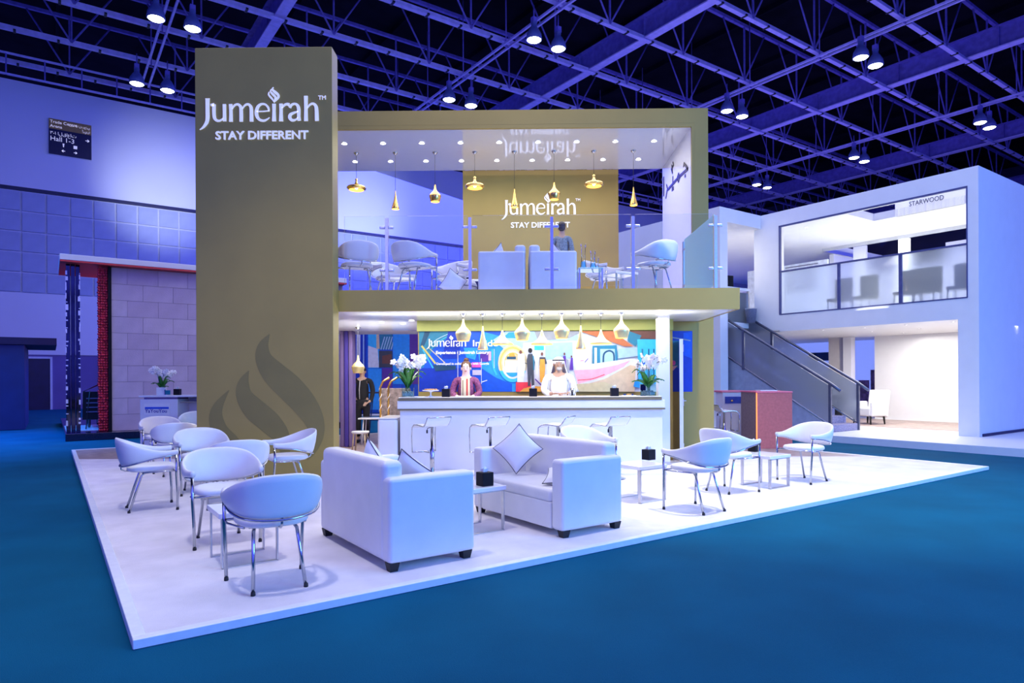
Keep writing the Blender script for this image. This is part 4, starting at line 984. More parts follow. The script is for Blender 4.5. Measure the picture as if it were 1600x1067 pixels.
#============================================================ LEFT BACK ROOM (seen below the balcony, left of the bar)
t = thing('drape_column', 'tall purple and violet drape column behind the tower, lower floor', 'column', (at(531, 600, 13.6)[0], 13.6, 0))
wd = 20*13.6/FPX
for k, m in enumerate((purple, purpleb, purple)):
    b = MB(); b.rbox(wd*k/3, wd*(k+1)/3-.004, 0 if k != 1 else -.015, .3, 0, 2.42, .02, 2); obj('panel', b, m, t)
LB = Print(lambda px, py: at(px, py, 17.98), 17.995)
LB.p('blue', [(548,500),(660,500),(660,645),(548,645)]); LB.p('cyan', [(575,520),(592,520),(592,575),(575,575)]); LB.p('white', [(575,540),(590,545),(592,574),(575,574)]); LB.p('cyan', [(576,525),(588,525),(588,534),(576,534)])
LB.p('sand', [(588,523),(592,520),(593,545),(588,545)]); LB.p('teal', [(593,516),(613,516),(613,546),(593,546)])
for k in range(5): LB.s('pale', [(595+k*4,546),(601+k*4,526)], .03)
LB.p('char', [(592,548),(613,548),(613,574),(592,574)]); LB.p('brown', [(597,556),(611,553),(612,568),(597,568)]); LB.p('sky', [(614,518),(640,518),(640,600),(614,600)]); LB.p('pale', [(614,516),(638,516),(638,521),(614,521)])
LB.p('sky', [(575,576),(596,576),(596,640),(575,640)]); LB.p('violet', [(597,575),(613,575),(613,640),(597,640)]); LB.p('deep', [(548,500),(572,500),(572,645),(548,645)]); LB.p('white', [(557,520),(563,520),(563,562),(557,562)]); LB.p('pale', [(567,520),(569,520),(569,590),(567,590)]); LB.p('violet', [(640,516),(656,516),(656,600),(640,600)])
t = thing('rear_picture_wall', 'large blue and white printed wall far behind the bar on the left', 'wall')
xa = at(540, 600, 18)[0]; xb = at(668, 600, 18)[0]
b = MB(); b.box(xa, xb, 18.0, 18.15, 0, 3.6); obj('board', b, navy, t); obj('printed_picture', LB.b, PM, t, label='blue and white printed picture')
t = thing('display_plinth', 'low turquoise display plinth in front of the rear picture wall', 'plinth', (at(560, 650, 17)[0], 17.2, 0))
b = MB(); b.rbox(0, 1.1, 0, .5, 0, .45, .02, 2); obj('body', b, mat('turquoise', (.0,.25,.5), .4, var=.1), t); b = MB(); b.rbox(-.02, 1.12, -.02, .52, .45, .48, .01, 2); obj('top', b, white_gloss, t)
# high bistro table
t = thing('bistro_table', 'high dark blue bistro table standing on splayed legs, left of the bar', 'table', (at(588, 620, 15.4)[0], 15.4, 0))
b = MB(); b.rbox(-.26, .26, -.2, .2, 1.08, 1.11, .01, 2); obj('tabletop', b, dknavy, t)
for sx in (-1, 1):
    for sy in (-1, 1):
        b = MB(); b.tube([(sx*.08, sy*.06, 1.08), (sx*.22, sy*.16, 0)], .014, 6); obj('leg', b, navy, t)
b = MB(); b.tube([(-.16,-.11,.45),(.16,-.11,.45),(.16,.11,.45),(-.16,.11,.45)], .01, 6, closed=True); obj('foot_ring', b, navy, t)
t = thing('candle_lamp', 'small dark candle lamp on the high bistro table', 'lamp', (at(594, 590, 15.4)[0], 15.4, 1.11))
b = MB(); b.lathe([(.03,0),(.035,.01),(.03,.05),(.012,.06)], 12); obj('holder', b, black_rub, t); b = MB(); b.lathe([(.01,.05),(.016,.08),(.004,.12)], 10); obj('candle', b, white_gloss, t)
# white low table & stool
def small_white(name, lab, x, y, w, d, h, rnd, leg):
    t = thing(name, lab, 'table' if 'table' in name else 'stool', (x, y, 0))
    b = MB()
    if rnd: b.lathe([(w*.93, h-.045), (w, h-.03), (w, h-.01), (w*.95, h)], 22)
    else: b.rbox(-w, w, -d, d, h-.035, h, .01, 2)
    obj('tabletop' if 'table' in name else 'seat', b, white_gloss, t)
    for sx in (-1, 1):
        for sy in (-1, 1): b = MB(); b.tube([(sx*w*.6, sy*(w if rnd else d)*.6, h-.04), (sx*w*.75, sy*(w if rnd else d)*.75, 0)], .014, 6); obj('leg', b, leg, t)
    return t
small_white('coffee_table', 'white rectangular table behind the round stool, left of the bar', at(577, 660, 13.9)[0], 14.2, .27, .2, .58, False, white_gloss)
small_white('round_stool', 'round white stool with pale wooden legs beside the purple drape', at(561, 675, 12.4)[0], 12.5, .17, .17, .42, True, mat('pale_wood', (.62,.48,.30), .5, var=.15))
for i, px in enumerate((594.5, 607)):
    X = at(px, 640, 12.9)[0]
    t = thing('brass_post', 'slim twisted brass post behind the low cabinet, %s one' % ('left', 'right')[i], 'post', (X, 12.9, 0), 0, 'brass posts left of the bar')
    b = MB()
    b.tube([(0,0,.03),(0,0,1.25),(.05,0,1.36),(.18,0,1.44)], .022, 8); obj('shaft', b, brass, t)
    b = MB(); b.tube([(.024*math.cos(k*.6), .024*math.sin(k*.6), .05+k*.02) for k in range(60)], .007, 5); obj('twist', b, white_gloss, t)
    b = MB(); b.lathe([(.09,0),(.085,.02),(.03,.03)], 14); obj('base', b, brass, t)
t = thing('grey_screen', 'low brown patterned screen behind the brass posts', 'screen', (at(596, 620, 13.6)[0], 13.5, 0))
b = MB(); b.rbox(0, .62, 0, .05, .45, 1.22, .01, 1); obj('panel', b, mat('brown_screen', (.22,.17,.17), .7, var=.5, vscale=14), t)
for x in (.03, .59): b = MB(); b.box(x-.015, x+.015, .01, .04, 0, .45); obj('leg', b, brushed, t)

#============================================================ UPPER LOUNGE FURNITURE
U = BZ1
GB = 'white chairs of the upper lounge'
up_ch = [((-2.50,10.15),118,'white chair upstairs directly behind the glass, leftmost'),((-1.62,10.2),60,'white chair upstairs behind the glass, second from the left'),
 ((-2.25,11.45),-50,'white chair upstairs behind the leftmost one, facing the glass'),((-1.15,11.35),-120,'white chair upstairs turned towards the pair at the glass'),
 ((2.12,10.25),125,'white chair upstairs at the right end behind the glass'),((1.5,11.5),-40,'white chair upstairs behind the right end chair')]
for p, a, lab in up_ch: dup(c0, (*p, U), R(a-90), lab, GB)
dup(t0, (-1.95, 10.95, U), .2, 'small white table upstairs among the left chairs', TG)
dup(t0, (1.65, 10.8, U), .5, 'small white table upstairs among the right chairs', TG)
t = thing('dark_side_counter', 'dark navy low counter upstairs beside the gold panel', 'counter', (-1.55, 13.2, U))
b = MB(); b.rbox(0, 1.15, 0, .45, 0, .66, .01, 2); obj('body', b, dknavy, t); b = MB(); b.rbox(-.02, 1.17, -.02, .47, .66, .70, .008, 2); obj('top', b, white_gloss, t)
dup(tis0, (-1.35, 13.4, U+.70), .2, 'left black tissue box on the dark counter upstairs', XG).scale = (1.6, 1.6, 1.6)
dup(tis0, (-1.05, 13.4, U+.70), .1, 'right black tissue box on the dark counter upstairs', XG).scale = (1.6, 1.6, 1.6)
SG = 'white two-seat sofas'
dup(s1, (-.255, 10.95, U), R(90), 'white sofa upstairs seen end-on, the left of the back-to-back pair', SG)
dup(s1, (.54, 10.95, U), R(-90), 'white sofa upstairs seen end-on, the right of the back-to-back pair', SG)
cushion('white cushion peeking over the arm of the left upstairs sofa', (-.34, 10.7, U+.64), crot(R(15), R(45), R(60)), .40)
cushion('white cushion peeking over the arm of the right upstairs sofa', (.62, 10.7, U+.64), crot(R(15), R(45), R(-60)), .40)
cushion('white cushion on the floor seat upstairs near the second glass post', (-1.05, 10.5, U+.22), crot(R(14), R(30), R(25)), .36)
t = thing('pouf', 'low white pouf upstairs between the left chairs and the sofas', 'pouf', (-1.0, 10.95, U)); b = MB(); b.lathe([(.26,0),(.30,.04),(.31,.25),(.27,.33),(.05,.35)], 22); obj('cover', b, leather, t)
b = MB(); b.tube([(.312*math.cos(a*.349), .312*math.sin(a*.349), .22) for a in range(18)], .006, 5, closed=True); obj('piping', b, mat('dark_piping', (.05,.05,.08)), t)
t = thing('glass_table', 'glass side table upstairs holding tall glass vases', 'table', (1.15, 10.6, U))
b = MB(); b.rbox(-.2, .2, -.2, .2, .43, .45, .004, 1); obj('tabletop', b, blueglass, t)
for sx in (-.18, .18):
    for sy in (-.18, .18): b = MB(); b.box(sx-.012, sx+.012, sy-.012, sy+.012, 0, .43); obj('leg', b, brushed, t)
for k, (x, y, h) in enumerate(((1.05, 10.6, .42), (1.2, 10.55, .30), (1.27, 10.68, .22))):
    t = thing('glass_vase', 'clear glass vase on the glass table upstairs, %s' % ('tallest', 'middle one', 'shortest')[k], 'vase', (x, y, U+.45), 0, 'glass vases upstairs')
    b = MB(); b.lathe([(.045,0),(.05,.01),(.03,h*.5),(.045,h)], 14, cap=False); obj('glass_body', b, clear, t); b = MB(); b.lathe([(.04,.004),(.03,h*.3)], 12); obj('filling', b, mat('vase_fill', (.3,.7,.9), .3, var=.1), t)

#============================================================ LEFT: RECEPTION DESK
DX, DY = at(223, 640, 13.5)[0], 13.4
t = thing('reception_desk', 'white reception desk with a blue printed logo strip at the far left of the stage', 'desk', (DX, DY, 0))
b = MB(); b.rbox(0, .78, 0, .5, 0, 1.02, .008, 2); obj('body', b, white_gloss, t)
b = MB(); b.rbox(-.02, .80, -.02, .52, 1.06, 1.10, .006, 2); obj('top', b, white_gloss, t); b = MB(); b.box(.08, .76, .01, .49, 1.02, 1.06); obj('shadow_gap', b, purple, t)
b = MB(); b.box(.78, 1.25, 0, .5, .0, .06); b.rbox(.78, 1.25, 0, .5, 1.06, 1.10, .006, 1); b.box(.78, 1.25, .46, .5, .06, 1.06); b.box(1.21, 1.25, 0, .5, .06, 1.06); b.box(.80, 1.2, .05, .45, .95, .97); obj('open_shelf', b, white_gloss, t)
b = MB(); b.box(.09, .62, -.006, 0, .70, .93); o = obj('logo_plate', b, tissue, t)
b = MB(); b.box(.11, .60, -.012, -.006, .82, .86); obj('blue_strip', b, mat('strip_blue', (.02,.10,.65), .4, var=.05), o)
text('lettering', 'YaYouYou', .105, mat('ink_blue', (.03,.03,.35), .5, var=.05), o, (.11, -.010, .745), depth=.006, sx=1.0)
orchid('white orchid in a white square vase on the reception desk', (DX+.33, DY+.22, 1.10), .3, .95, 'white', 5)
dup(tis0, (DX+.62, DY+.3, 1.10), .1, 'black tissue box on the reception desk', XG)
t = thing('leaflet_holder', 'small teal leaflet holder on the reception desk', 'holder', (DX+.50, DY+.14, 1.10)); b = MB(); b.rbox(-.06, .06, -.02, .03, 0, .12, .004, 1); obj('holder', b, clear, t); b = MB(); b.box(-.05, .05, -.005, .012, .01, .10); obj('leaflet', b, mat('teal_card', (.0,.28,.32), .5, var=.1), t)
dup(c0, (at(300, 680, 12.6)[0], 12.75, 0), R(200), 'white chair tucked beside the reception desk, cut off by the tower', 'white chairs behind the tower')

#============================================================ LEFT: NEIGHBOUR BOOTH (hall axes)
bo = thing('neighbour_booth', 'neighbouring booth with a stone tile wall, red canopy lining and dark base', 'booth', wl(0, 15.0, FZ), TH)
b = MB(); b.rbox(-.05, 7, -.05, 8.2, 0, .18, .01, 1); obj('base', b, mat('dark_gloss_base', (.01,.01,.045), .12, var=.1, coat=.5), bo)
b = MB(); b.rbox(-.15, 7, .0, 2.6, 4.37, 4.51, .01, 1); obj('canopy', b, white_paint, bo)
b = MB(); b.box(-.14, 7, .01, 2.59, 4.33, 4.37); obj('canopy_lining', b, mat('red_lining', (.72,.05,.05), .5, var=.05), bo, label='red underside of the canopy')
b = MB(); b.box(.93, 7, .35, .5, .18, 4.33); obj('wall_core', b, mat('stone_joint', (.40,.34,.44), .9, var=.1), bo)
stone = [mat('stone_tile_%s' % n, c, .8, var=.07, vscale=3, bump=.2, bscale=30) for n, c in (('a', (.55,.45,.58)), ('b', (.52,.42,.55)), ('c', (.58,.48,.60)))]
th_, twd = .414, .70; tm_ = []
for k in range(3):
    c = MB(); c.box(.003, twd-.003, 0, .04, .003, th_-.003); m_ = c.mesh('stone_tile'); m_.materials.append(stone[k]); tm_.append(m_)
rnd = random.Random(4)
for r in range(10):
    for c in range(-1, 7):
        x = .93 + (c + (.5 if r % 2 else 0))*twd; x1 = x+twd; xx0 = max(x, .93)
        if x1 <= .95 or x > 5: continue
        o = link('stone_tile', tm_[rnd.randrange(3)], None, bo, (xx0, .315+rnd.uniform(-.004, .002), .185+r*th_)); o.scale.x = (x1-xx0)/twd
b = MB(); b.box(.86, .93, .25, .55, .18, 4.33); obj('black_edge', b, black_box, bo)
b = MB()
for k in range(63):
    for c in range(4): b.ball((.66+.055*c+rnd.uniform(-.01,.01), .36+rnd.uniform(-.02,.02), .22+k*.065), (.034,.04,.036), 6, 4)
b.box(.66, .86, .38, .55, .18, 4.33)
obj('red_beaded_column', b, mat('red_beads', (.62,.03,.07), .45, var=.5, vscale=9), bo)['kind'] = 'stuff'
b = MB()
for k in range(3): b.rbox(-.02+.10*k, .07+.10*k, .35+.02*k, .50, .18, 4.33, .01, 1)
obj('mirror_column', b, mat('black_mirror', (.05,.05,.09), .06, 1.0, var=.5, vscale=1.5), bo)
b = MB()
for k in range(26): z = .3+k*.15+rnd.uniform(0, .08); h1, h2 = rnd.choice((.02,.03,.10,.14)), rnd.choice((.02,.05,.12)); b.box(-.03, rnd.uniform(-.015,.03), .335, .36, z, z+h1); b.box(.255-rnd.uniform(0,.03), .275, .34, .39, z+.04, z+.04+h2)
obj('mirror_chips', b, mat('silver_chip', (.9,.9,.92), .15, .3, var=.1), bo)['kind'] = 'stuff'
b = MB(); b.box(-.02, .8, .9, 3.4, .18, .19); obj('pale_mat', b, white_gloss, bo)
# piano
pn = thing('grand_piano', 'glossy black grand piano inside the red-lined neighbouring booth', 'piano', wl(.40, 17.2, FZ+.19), TH)
pb = mat('piano_black', (.006,.006,.01), .08, var=.05, coat=1.0)
sh = [(0,0),(1.15,0),(1.15,.5),(1.0,.8),(.75,1.0),(.62,1.35),(.35,1.55),(.08,1.45),(0,1.2)]
b = MB(); b.prism(sh, .62, .95); obj('case', b, pb, pn)
b = MB(); b.T = Matrix.Translation((0,0,.96)) @ Matrix.Rotation(R(-28), 4, 'Y'); b.prism(sh, 0, .03); obj('lid', b, pb, pn)
b = MB(); b.rbox(0, 1.15, -.22, 0, .60, .74, .02, 2); obj('keyboard', b, pb, pn); b = MB(); b.box(.06, 1.09, -.2, -.05, .74, .75); obj('keys', b, white_gloss, pn)
for x, y in ((.12,-.05),(1.03,-.05),(.4,1.3)): b = MB(); b.lathe([(.035,0),(.04,.05),(.05,.4),(.075,.62)], 10, c=(x,y,0)); obj('leg', b, pb, pn)
es = thing('easel_sign', 'black slanted notice board with rows of small lettering, beside the piano', 'sign', wl(.62, 16.4, FZ+.19), TH-.1)
b = MB(); b.T = Matrix.Rotation(R(-12), 4, 'X'); b.rbox(-.28, .28, -.01, .02, .25, 1.0, .006, 1); obj('board', b, black_box, es)
for s in (-1, 1): b = MB(); b.tube([(s*.2,.0,0),(s*.12,.2,1.0)], .015, 6); obj('leg', b, black_rub, es)
b = MB()
for k in range(4): b.T = Matrix.Rotation(R(-12), 4, 'X'); b.box(-.2, .18-.06*(k % 2), -.016, -.01, .80-.12*k, .83-.12*k)
obj('text_rows', b, mat('dim_text', (.10,.10,.2), .5, var=.1), es)
# navy box booth far left
t = thing('navy_booth', 'dark navy box booth at the far left edge', 'booth', wl(-.95, 20.4, FZ), TH)
b = MB(); b.rbox(-6, 0, 0, 4, 0, 2.55, .02, 1); obj('walls', b, navy, t); b = MB(); b.box(-6, .78, -.1, 4.1, 2.55, 2.76); obj('canopy', b, dknavy, t)

#============================================================ RIGHT: RED COUNTER
rc = thing('red_counter', 'tall counter box with pinkish red and brown sides and a glowing orange corner', 'counter', (at(1182, 650, 13.0)[0], 13.0, 0))
ww = 57*13/FPX-.02
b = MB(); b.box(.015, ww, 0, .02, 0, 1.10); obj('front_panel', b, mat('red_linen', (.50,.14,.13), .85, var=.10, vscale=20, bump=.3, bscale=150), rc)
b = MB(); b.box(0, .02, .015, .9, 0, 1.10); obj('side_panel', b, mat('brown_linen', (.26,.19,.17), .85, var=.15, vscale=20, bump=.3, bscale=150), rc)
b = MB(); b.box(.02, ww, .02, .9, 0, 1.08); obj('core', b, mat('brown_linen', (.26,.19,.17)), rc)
b = MB(); b.box(-.004, .014, -.004, .014, 0, 1.10); obj('light_edge', b, mat('orange_glow', (1,.25,.03), .5, emit=1.6, ecol=(1,.22,.04)), rc)
b = MB(); b.rbox(-.01, ww+.01, -.01, .91, 1.10, 1.13, .005, 1); obj('top', b, mat('red_top', (.75,.15,.20), .4, var=.05), rc)
b = MB(); b.rbox(.15, .5, .2, .5, 1.13, 1.15, .006, 1); obj('top_inlay', b, white_gloss, rc)
t = thing('display_counter', 'low white display counter with a blue drawer and red top, left of the red counter', 'counter', (at(1127, 650, 14.5)[0], 14.4, 0))
b = MB(); b.rbox(0, .5, 0, .5, 0, 1.08, .008, 1); obj('body', b, white_gloss, t); b = MB(); b.box(.05, .44, -.01, 0, .84, .99); obj('drawer', b, mat('drawer_blue', (.05,.10,.45), .4, var=.2), t)
b = MB(); b.rbox(-.03, .53, -.03, .53, 1.08, 1.12, .005, 1); obj('top', b, mat('red_top', (.75,.15,.20)), t); b = MB(); b.ball((.2,-.02,.90), (.03,.02,.02), 8, 5); obj('item', b, brass, t)
dup(k0, (at(1126, 640, 13.0)[0]+.02, 12.85, 0), R(185), 'white and chrome stool at the red counter', 'stools by the red counter')
dup(k0, (at(1114, 640, 13.7)[0]-.02, 13.75, 0), R(150), 'farther white stool behind the one at the red counter', 'stools by the red counter')

#============================================================ RIGHT: WHITE TWO-STOREY PAVILION (hall axes)
PV = wl(0, 0, 0); FP = 15.97; ZT = 5.94; Q0, Q1 = 1.67, 6.94
pav = thing('white_pavilion', 'white two-storey exhibition pavilion with a glazed upper floor', 'building', PV, TH)
def pb_(name, x0, x1, y0, y1, z0, z1, m=white_paint, **k): b = MB(); b.box(x0, x1, y0, y1, z0, z1); return obj(name, b, m, pav, **k)
pb_('stage_slab', 13.9, 30, -6, 8.5, FZ, .10, mat('pavilion_slab', (.75,.76,.80), .4, var=.02))
WT = .22
b = MB(); b.box(FP, FP+WT, Q0, 1.885, .1, ZT); b.box(FP, FP+WT, 1.885, 2.07, .1, 3.12); b.box(FP, FP+WT, 6.38, Q1, 2.70, ZT); b.box(FP, FP+WT, 1.885, 6.38, 5.54, ZT); b.box(FP, FP+WT, 2.07, 6.38, 2.66, 3.12)
obj('front_wall', b, white_paint, pav)
pb_('side_wall', FP+WT, 26, Q0, Q0+WT, .1, ZT)
pb_('skirting', FP+.15, 24, Q0-.02, Q0, .10, .16, dknavy)
# left wing
b = MB(); b.box(14.15, 14.47, Q1, Q1+WT, .1, ZT); b.box(14.47, FP+.25, Q1, Q1+WT, 5.57, ZT); b.box(FP, FP+.3, Q1, Q1+WT, 2.7, 5.57); b.box(14.15, 14.35, Q1+WT, 13, .1, ZT)
obj('wing_wall', b, white_paint, pav)
# upper floor and roof with light well
b = MB(); b.box(FP+WT, 26, Q0+WT, 14, 2.66, 2.95); b.box(15.95, 16.2, Q1, 12, 2.66, 2.95); obj('upper_floor', b, white_paint, pav)
b = MB(); b.box(FP+WT, 16.25, Q0+WT, 14, 5.60, 5.80); b.box(17.8, 20.3, Q0+WT, 14, 5.60, 5.80); b.box(16.25, 17.8, 4.75, 14, 5.60, 5.80); b.box(14.35, FP+WT, Q1+WT, 13, 5.60, 5.80); b.box(20.3, 26, 7.6, 14, 5.60, 5.80); obj('roof', b, white_paint, pav)
b = MB(); b.box(17.8, 17.9, 2.6, 4.2, 5.60, 6.22); obj('sign_board', b, glow_white, pav)  # board glows by itself, added to brighten it
b = MB(); b.box(20.3, 20.36, Q0+WT, 7.6, 5.50, 5.62); b.box(20.3, 26, 7.54, 7.6, 5.50, 5.62); obj('dark_edge', b, brushed, pav)
b = MB(); b.box(23.4, 23.6, Q0+WT, 5.2, 2.95, 5.75); b.box(23.4, 23.6, 5.2, 14, 2.95, 5.1); b.box(21, 23.4, 7.6, 7.75, 2.95, 5.5); obj('inner_wall', b, white_gloss, pav)
b = MB(); b.box(20.9, 21.0, 6.5, 6.9, 2.95, 5.6); b.box(20.4, 20.5, 5.0, 5.3, 2.95, 5.5); obj('inner_pillar', b, white_gloss, pav)
b = MB(); b.box(19.0, 19.06, 6.7, 9.5, 3.0, 5.0); o = obj('notice_wall', b, mat('notice_glass', (.55,.60,.72), .3, var=.15, vscale=9), pav)
b = MB()
for k in range(9): b.box(18.985, 18.995, 7.0+.05*(k % 3), 8.1-.1*(k % 2), 4.9-.1*k, 4.93-.1*k)
b.box(18.985, 18.995, 8.4, 8.75, 4.72, 4.86); obj('notice_rows', b, mat('dim_text', (.10,.10,.2)), o)['kind'] = 'stuff'
qa, za = hp(1420, 322.5, 17.78); qb, zb_ = hp(1474, 311, 17.78)
nm = text('lettering', 'STARWOOD', .17, mat('ink_grey', (.10,.10,.16), .5), pav, (17.79, qa, za-.0), depth=.01); nm.rotation_euler = (R(90), 0, R(-90)); nm.scale = ((qa-qb)/max(.1, nm.dimensions.x), 1, 1)
d = bpy.data.objects  # window glazing
b = MB(); b.box(FP+.02, FP+.035, 1.9, 6.36, 4.31, 5.52); obj('upper_pane', b, clear, pav)
for y0, y1 in ((1.9, 3.23), (3.30, 4.70), (4.77, 6.36)): b = MB(); b.box(FP+.04, FP+.05, y0, y1, 3.14, 4.27); obj('frosted_pane', b, frost, pav, label='frosted lower window pane')
b = MB(); b.box(FP-.01, FP+.06, 1.88, 6.38, 4.27, 4.31); b.box(FP-.01, FP+.05, 6.34, 6.39, 3.12, 5.55); b.box(FP-.01, FP+.05, 1.875, 1.90, 3.12, 5.55); b.box(FP-.01, FP+.05, 1.88, 6.38, 5.51, 5.55); b.box(FP-.01, FP+.05, 1.88, 6.38, 3.11, 3.14)
b.box(FP+.0, FP+.06, 3.23, 3.30, 3.14, 4.27); b.box(FP+.0, FP+.06, 4.70, 4.77, 3.14, 4.27); obj('window_frame', b, mat('slate_frame', (.07,.08,.22), .4, var=.1), pav)
# lower lobby
b = MB(); b.box(20.6, 20.8, Q0, 6.1, .1, 2.66); obj('lobby_wall', b, white_gloss, pav)
b = MB()
for k in range(12): b.box(17.3+k*.27, 17.56+k*.27, 1.95, 9, .10, .108)
obj('lobby_floor', b, wood_fl, pav)
pb_('lobby_pillar', 20.2, 20.5, 7.0, 7.35, .1, 2.66, mat('cream_pillar', (.62,.58,.55), .5, var=.03)); pb_('lobby_pillar', 20.15, 20.4, 6.6, 6.85, .1, 2.66, white_gloss)
b = MB(); b.box(22.4, 22.5, 6.0, 14, .1, 2.66); o = obj('city_picture', b, mat('glowing_sky_print', (.20,.30,.75), .5, emit=.7, ecol=(.22,.30,.9)), pav, label='printed city skyline picture')  # print given a glow of its own to make it visible
SK = mat('skyline', (.10,.06,.22), .6, var=.6, vscale=9)
for k, (y, w, h) in enumerate(((6.6,.5,1.55),(7.15,.35,1.2),(8.3,.5,1.5),(8.9,.4,1.1),(9.6,.5,.9))):
    b = MB(); b.box(22.38-.004*k, 22.4, y, y+w, .1, .1+h); obj('printed_tower', b, SK, o)
b = MB(); b.box(22.36, 22.4, 9.0, 9.3, 1.2, 2.3); b.box(22.36, 22.4, 8.3, 9.3, 2.0, 2.3); obj('printed_block', b, navy, o)
b = MB(); b.box(21.4, 21.5, 6.12, 6.17, .1, 2.66); b.box(21.4, 21.5, 6.28, 6.33, .1, 2.66); obj('blue_stripe_post', b, mat('stripe_blue', (.08,.04,.45), .4, var=.05), pav)
for i, (p, q) in enumerate(((16.6,2.4),(16.6,3.4),(16.6,4.4),(16.6,5.5),(18.2,2.6),(18.2,3.8),(18.2,5.0),(19.6,3.4),(19.6,4.8))):
    t = downlight(wl(p, q, 2.655), 'small downlight in the pavilion lobby ceiling, %s of nine' % JN[i], 'pavilion downlights')
for i, (p, q) in enumerate(((20.0,2.6),(20.0,4.2),(20.0,5.8),(17.0+.0,6.2),(18.2,6.2),(19.3,6.2),(15.1,7.8),(15.7,8.2),(15.2,9.2))):
    downlight(wl(p, q, 5.595), 'small downlight in the pavilion upper ceiling, %s of nine' % JN[i], 'pavilion downlights')
# things behind the frosted panes
def office_chair(lab, p, q, m):
    t = thing('tall_chair', lab, 'chair', wl(p, q, 2.95), TH+R(90), 'blurred chairs behind the frosted glass')
    b = MB(); b.rbox(-.24, .24, -.24, .24, .42, .50, .03, 2); obj('seat', b, m, t); b = MB(); b.rbox(-.23, .23, -.25, -.18, .5, 1.05, .05, 3); obj('backrest', b, m, t)
    for sx in (-1, 1):
        for sy in (-1, 1): b = MB(); b.tube([(sx*.2, sy*.2, .42), (sx*.22, sy*.22, 0)], .015, 6); obj('leg', b, chrome, t)
for i, (q, m) in enumerate(((5.0, black_box), (4.35, black_box), (3.35, black_box), (2.9, black_box), (2.2, navy))):
    office_chair('dark chair blurred behind the frosted glass, %s from the right' % JN[4-i], 16.52, q, m)
# counter and bits in the left wing opening
t = thing('wing_counter', 'pale counter shelf with a frosted front in the pavilion wing opening', 'counter', wl(14.47, 7.3, 0), TH)
b = MB(); b.box(0, 1.5, 0, .5, 3.86, 3.93); obj('worktop', b, white_gloss, t); b = MB(); b.box(0, 1.5, .02, .04, 2.95, 3.80); obj('frosted_front', b, frost, t); b = MB(); b.box(.4, .95, .1, .4, 3.78, 3.86); obj('dark_underside', b, brushed, t)
b = MB(); b.box(1.42, 1.48, 0, .06, 2.95, 3.86); obj('post', b, brushed, t); b = MB(); b.box(-.2, 1.6, 0, 3, 2.80, 2.95); obj('landing', b, white_paint, t)
t = thing('black_monitor', 'black box monitor on the counter in the pavilion wing', 'monitor', wl(15.2, 7.55, 3.93), TH-.2); b = MB(); b.rbox(-.2, .2, -.1, .25, .02, .34, .01, 1); obj('casing', b, black_box, t); b = MB(); b.box(-.15, .15, -.08, .2, 0, .02); obj('foot', b, brushed, t)
t = thing('waste_basket', 'small grey waste basket on the wing landing', 'basket', wl(15.75, 7.12, 2.95), TH); b = MB(); b.lathe([(.12,0),(.16,.36),(.165,.38),(.15,.37),(.11,.02)], 16); obj('bin', b, mat('mesh_grey', (.16,.17,.25), .6, var=.2, vscale=40), t); b = MB(); b.tube([(.165*math.cos(a*.524), .165*math.sin(a*.524), .38) for a in range(12)], .008, 5, closed=True); obj('rim', b, brushed, t)
# staircase
stc = thing('staircase', 'carpeted staircase with frosted glass sides and dark handrails', 'staircase', wl(14.62, 4.22, .1), TH)
slp = .60; RZ = .172; RD = RZ/slp; SWD = 1.28
for k in range(17):
    b = MB(); b.rbox(.05, SWD-.02, k*RD, (k+1)*RD+.03, max(0, k*RZ-.12), (k+1)*RZ, .012, 1); obj('step', b, mat('stair_carpet', (.30,.28,.42), .95, var=.3, vscale=30, bump=.4, bscale=200), stc)
b = MB(); Lq = 17*RD
b.add([(0,-.05,0),(.04,-.05,0),(.04,Lq,0),(0,Lq,0),(0,-.05,.10),(.04,-.05,.10),(.04,Lq,.10+slp*Lq+.05),(0,Lq,.10+slp*Lq+.05)], [(0,3,2,1),(4,5,6,7),(0,1,5,4),(1,2,6,5),(2,3,7,6),(3,0,4,7)])
obj('side_panel', b, mat('stair_side', (.28,.32,.44), .3, var=.1), stc)
slate = mat('slate_rail', (.12,.13,.20), .3, .6, var=.1)
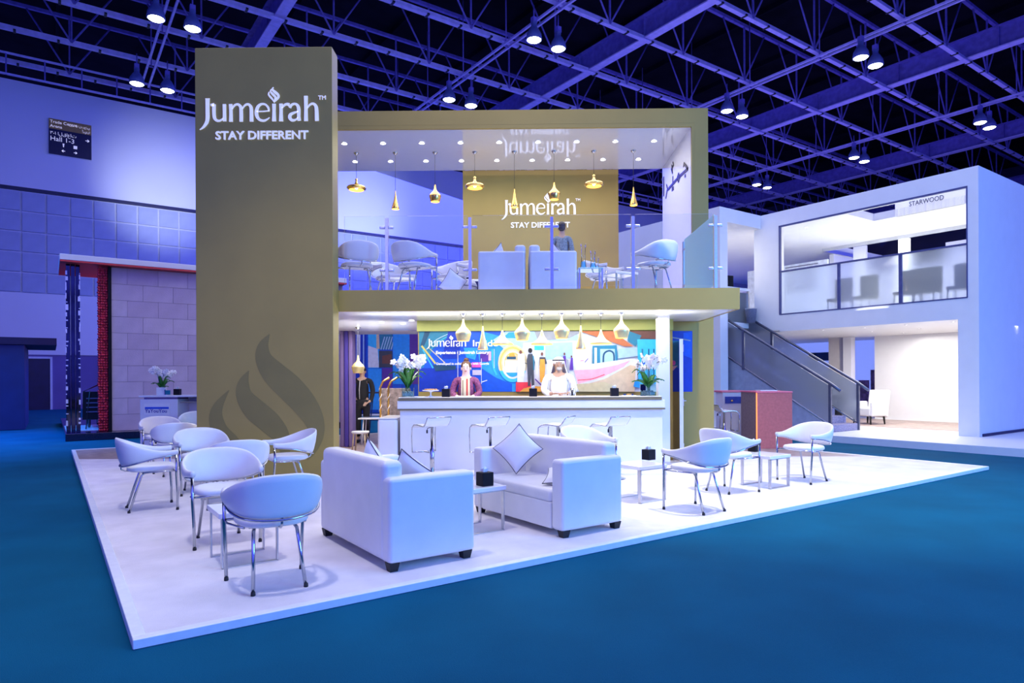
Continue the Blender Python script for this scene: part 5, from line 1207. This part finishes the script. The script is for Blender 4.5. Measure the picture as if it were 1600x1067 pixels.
for i, x in enumerate((0, SWD)):
    b = MB(); b.tube([(x, -.25, .98), (x, 0, 1.16), (x, Lq, 1.16+slp*Lq)], .035, 6); obj('handrail', b, slate, stc)
    b = MB(); b.tube([(x, 0, .16), (x, Lq, .16+slp*Lq)], .018, 6); obj('lower_rail', b, slate, stc)
    for k, y in enumerate((0, 2.35, 4.6)):
        b = MB(); b.box(x-.03, x+.03, y-.03, y+.03, (0 if k == 0 else slp*y+.1), 1.14+slp*y); obj('post', b, slate, stc)
    for y0, y1 in ((.04, 2.31), (2.39, 4.56)):
        b = MB(); b.add([(x-.005,y0,.2+slp*y0),(x+.005,y0,.2+slp*y0),(x+.005,y1,.2+slp*y1),(x-.005,y1,.2+slp*y1),(x-.005,y0,1.1+slp*y0),(x+.005,y0,1.1+slp*y0),(x+.005,y1,1.1+slp*y1),(x-.005,y1,1.1+slp*y1)],
              [(0,3,2,1),(4,5,6,7),(0,1,5,4),(1,2,6,5),(2,3,7,6),(3,0,4,7)]); obj('frosted_pane', b, dark_frost, stc)
# lobby armchair
G = gp(1358, 662, .11)
t = thing('wing_armchair', 'pale wing armchair with dark legs in the pavilion lobby', 'armchair', (G.x, G.y, .108), R(110))
b = MB(); b.rbox(-.30, .30, -.26, .30, .22, .46, .05, 3); obj('seat', b, leather, t)
b = MB(); b.T = Matrix.Rotation(R(8), 4, 'X'); b.rbox(-.31, .31, -.34, -.20, .22, .98, .05, 3); obj('backrest', b, leather, t)
for s in (-1, 1):
    b = MB(); b.rbox(s*.31-.05, s*.31+.05, -.26, .28, .22, .62, .04, 3); obj('armrest', b, leather, t)
    for y in (-.24, .24): b = MB(); b.tube([(s*.26, y, .24), (s*.28, y*1.05, 0)], [.03, .018], 8); obj('leg', b, black_rub, t)
t = thing('black_stool', 'black draped stool beside the wing armchair', 'stool', (G.x-.75, G.y+.3, .108), .4); b = MB(); b.lathe([(.18,0),(.14,.2),(.10,.45),(.22,.58),(.24,.78),(.2,.8)], 14); obj('drape', b, black_box, t); b = MB(); b.lathe([(.2,.8),(.2,.83),(.05,.84)], 14); obj('seat', b, black_rub, t)
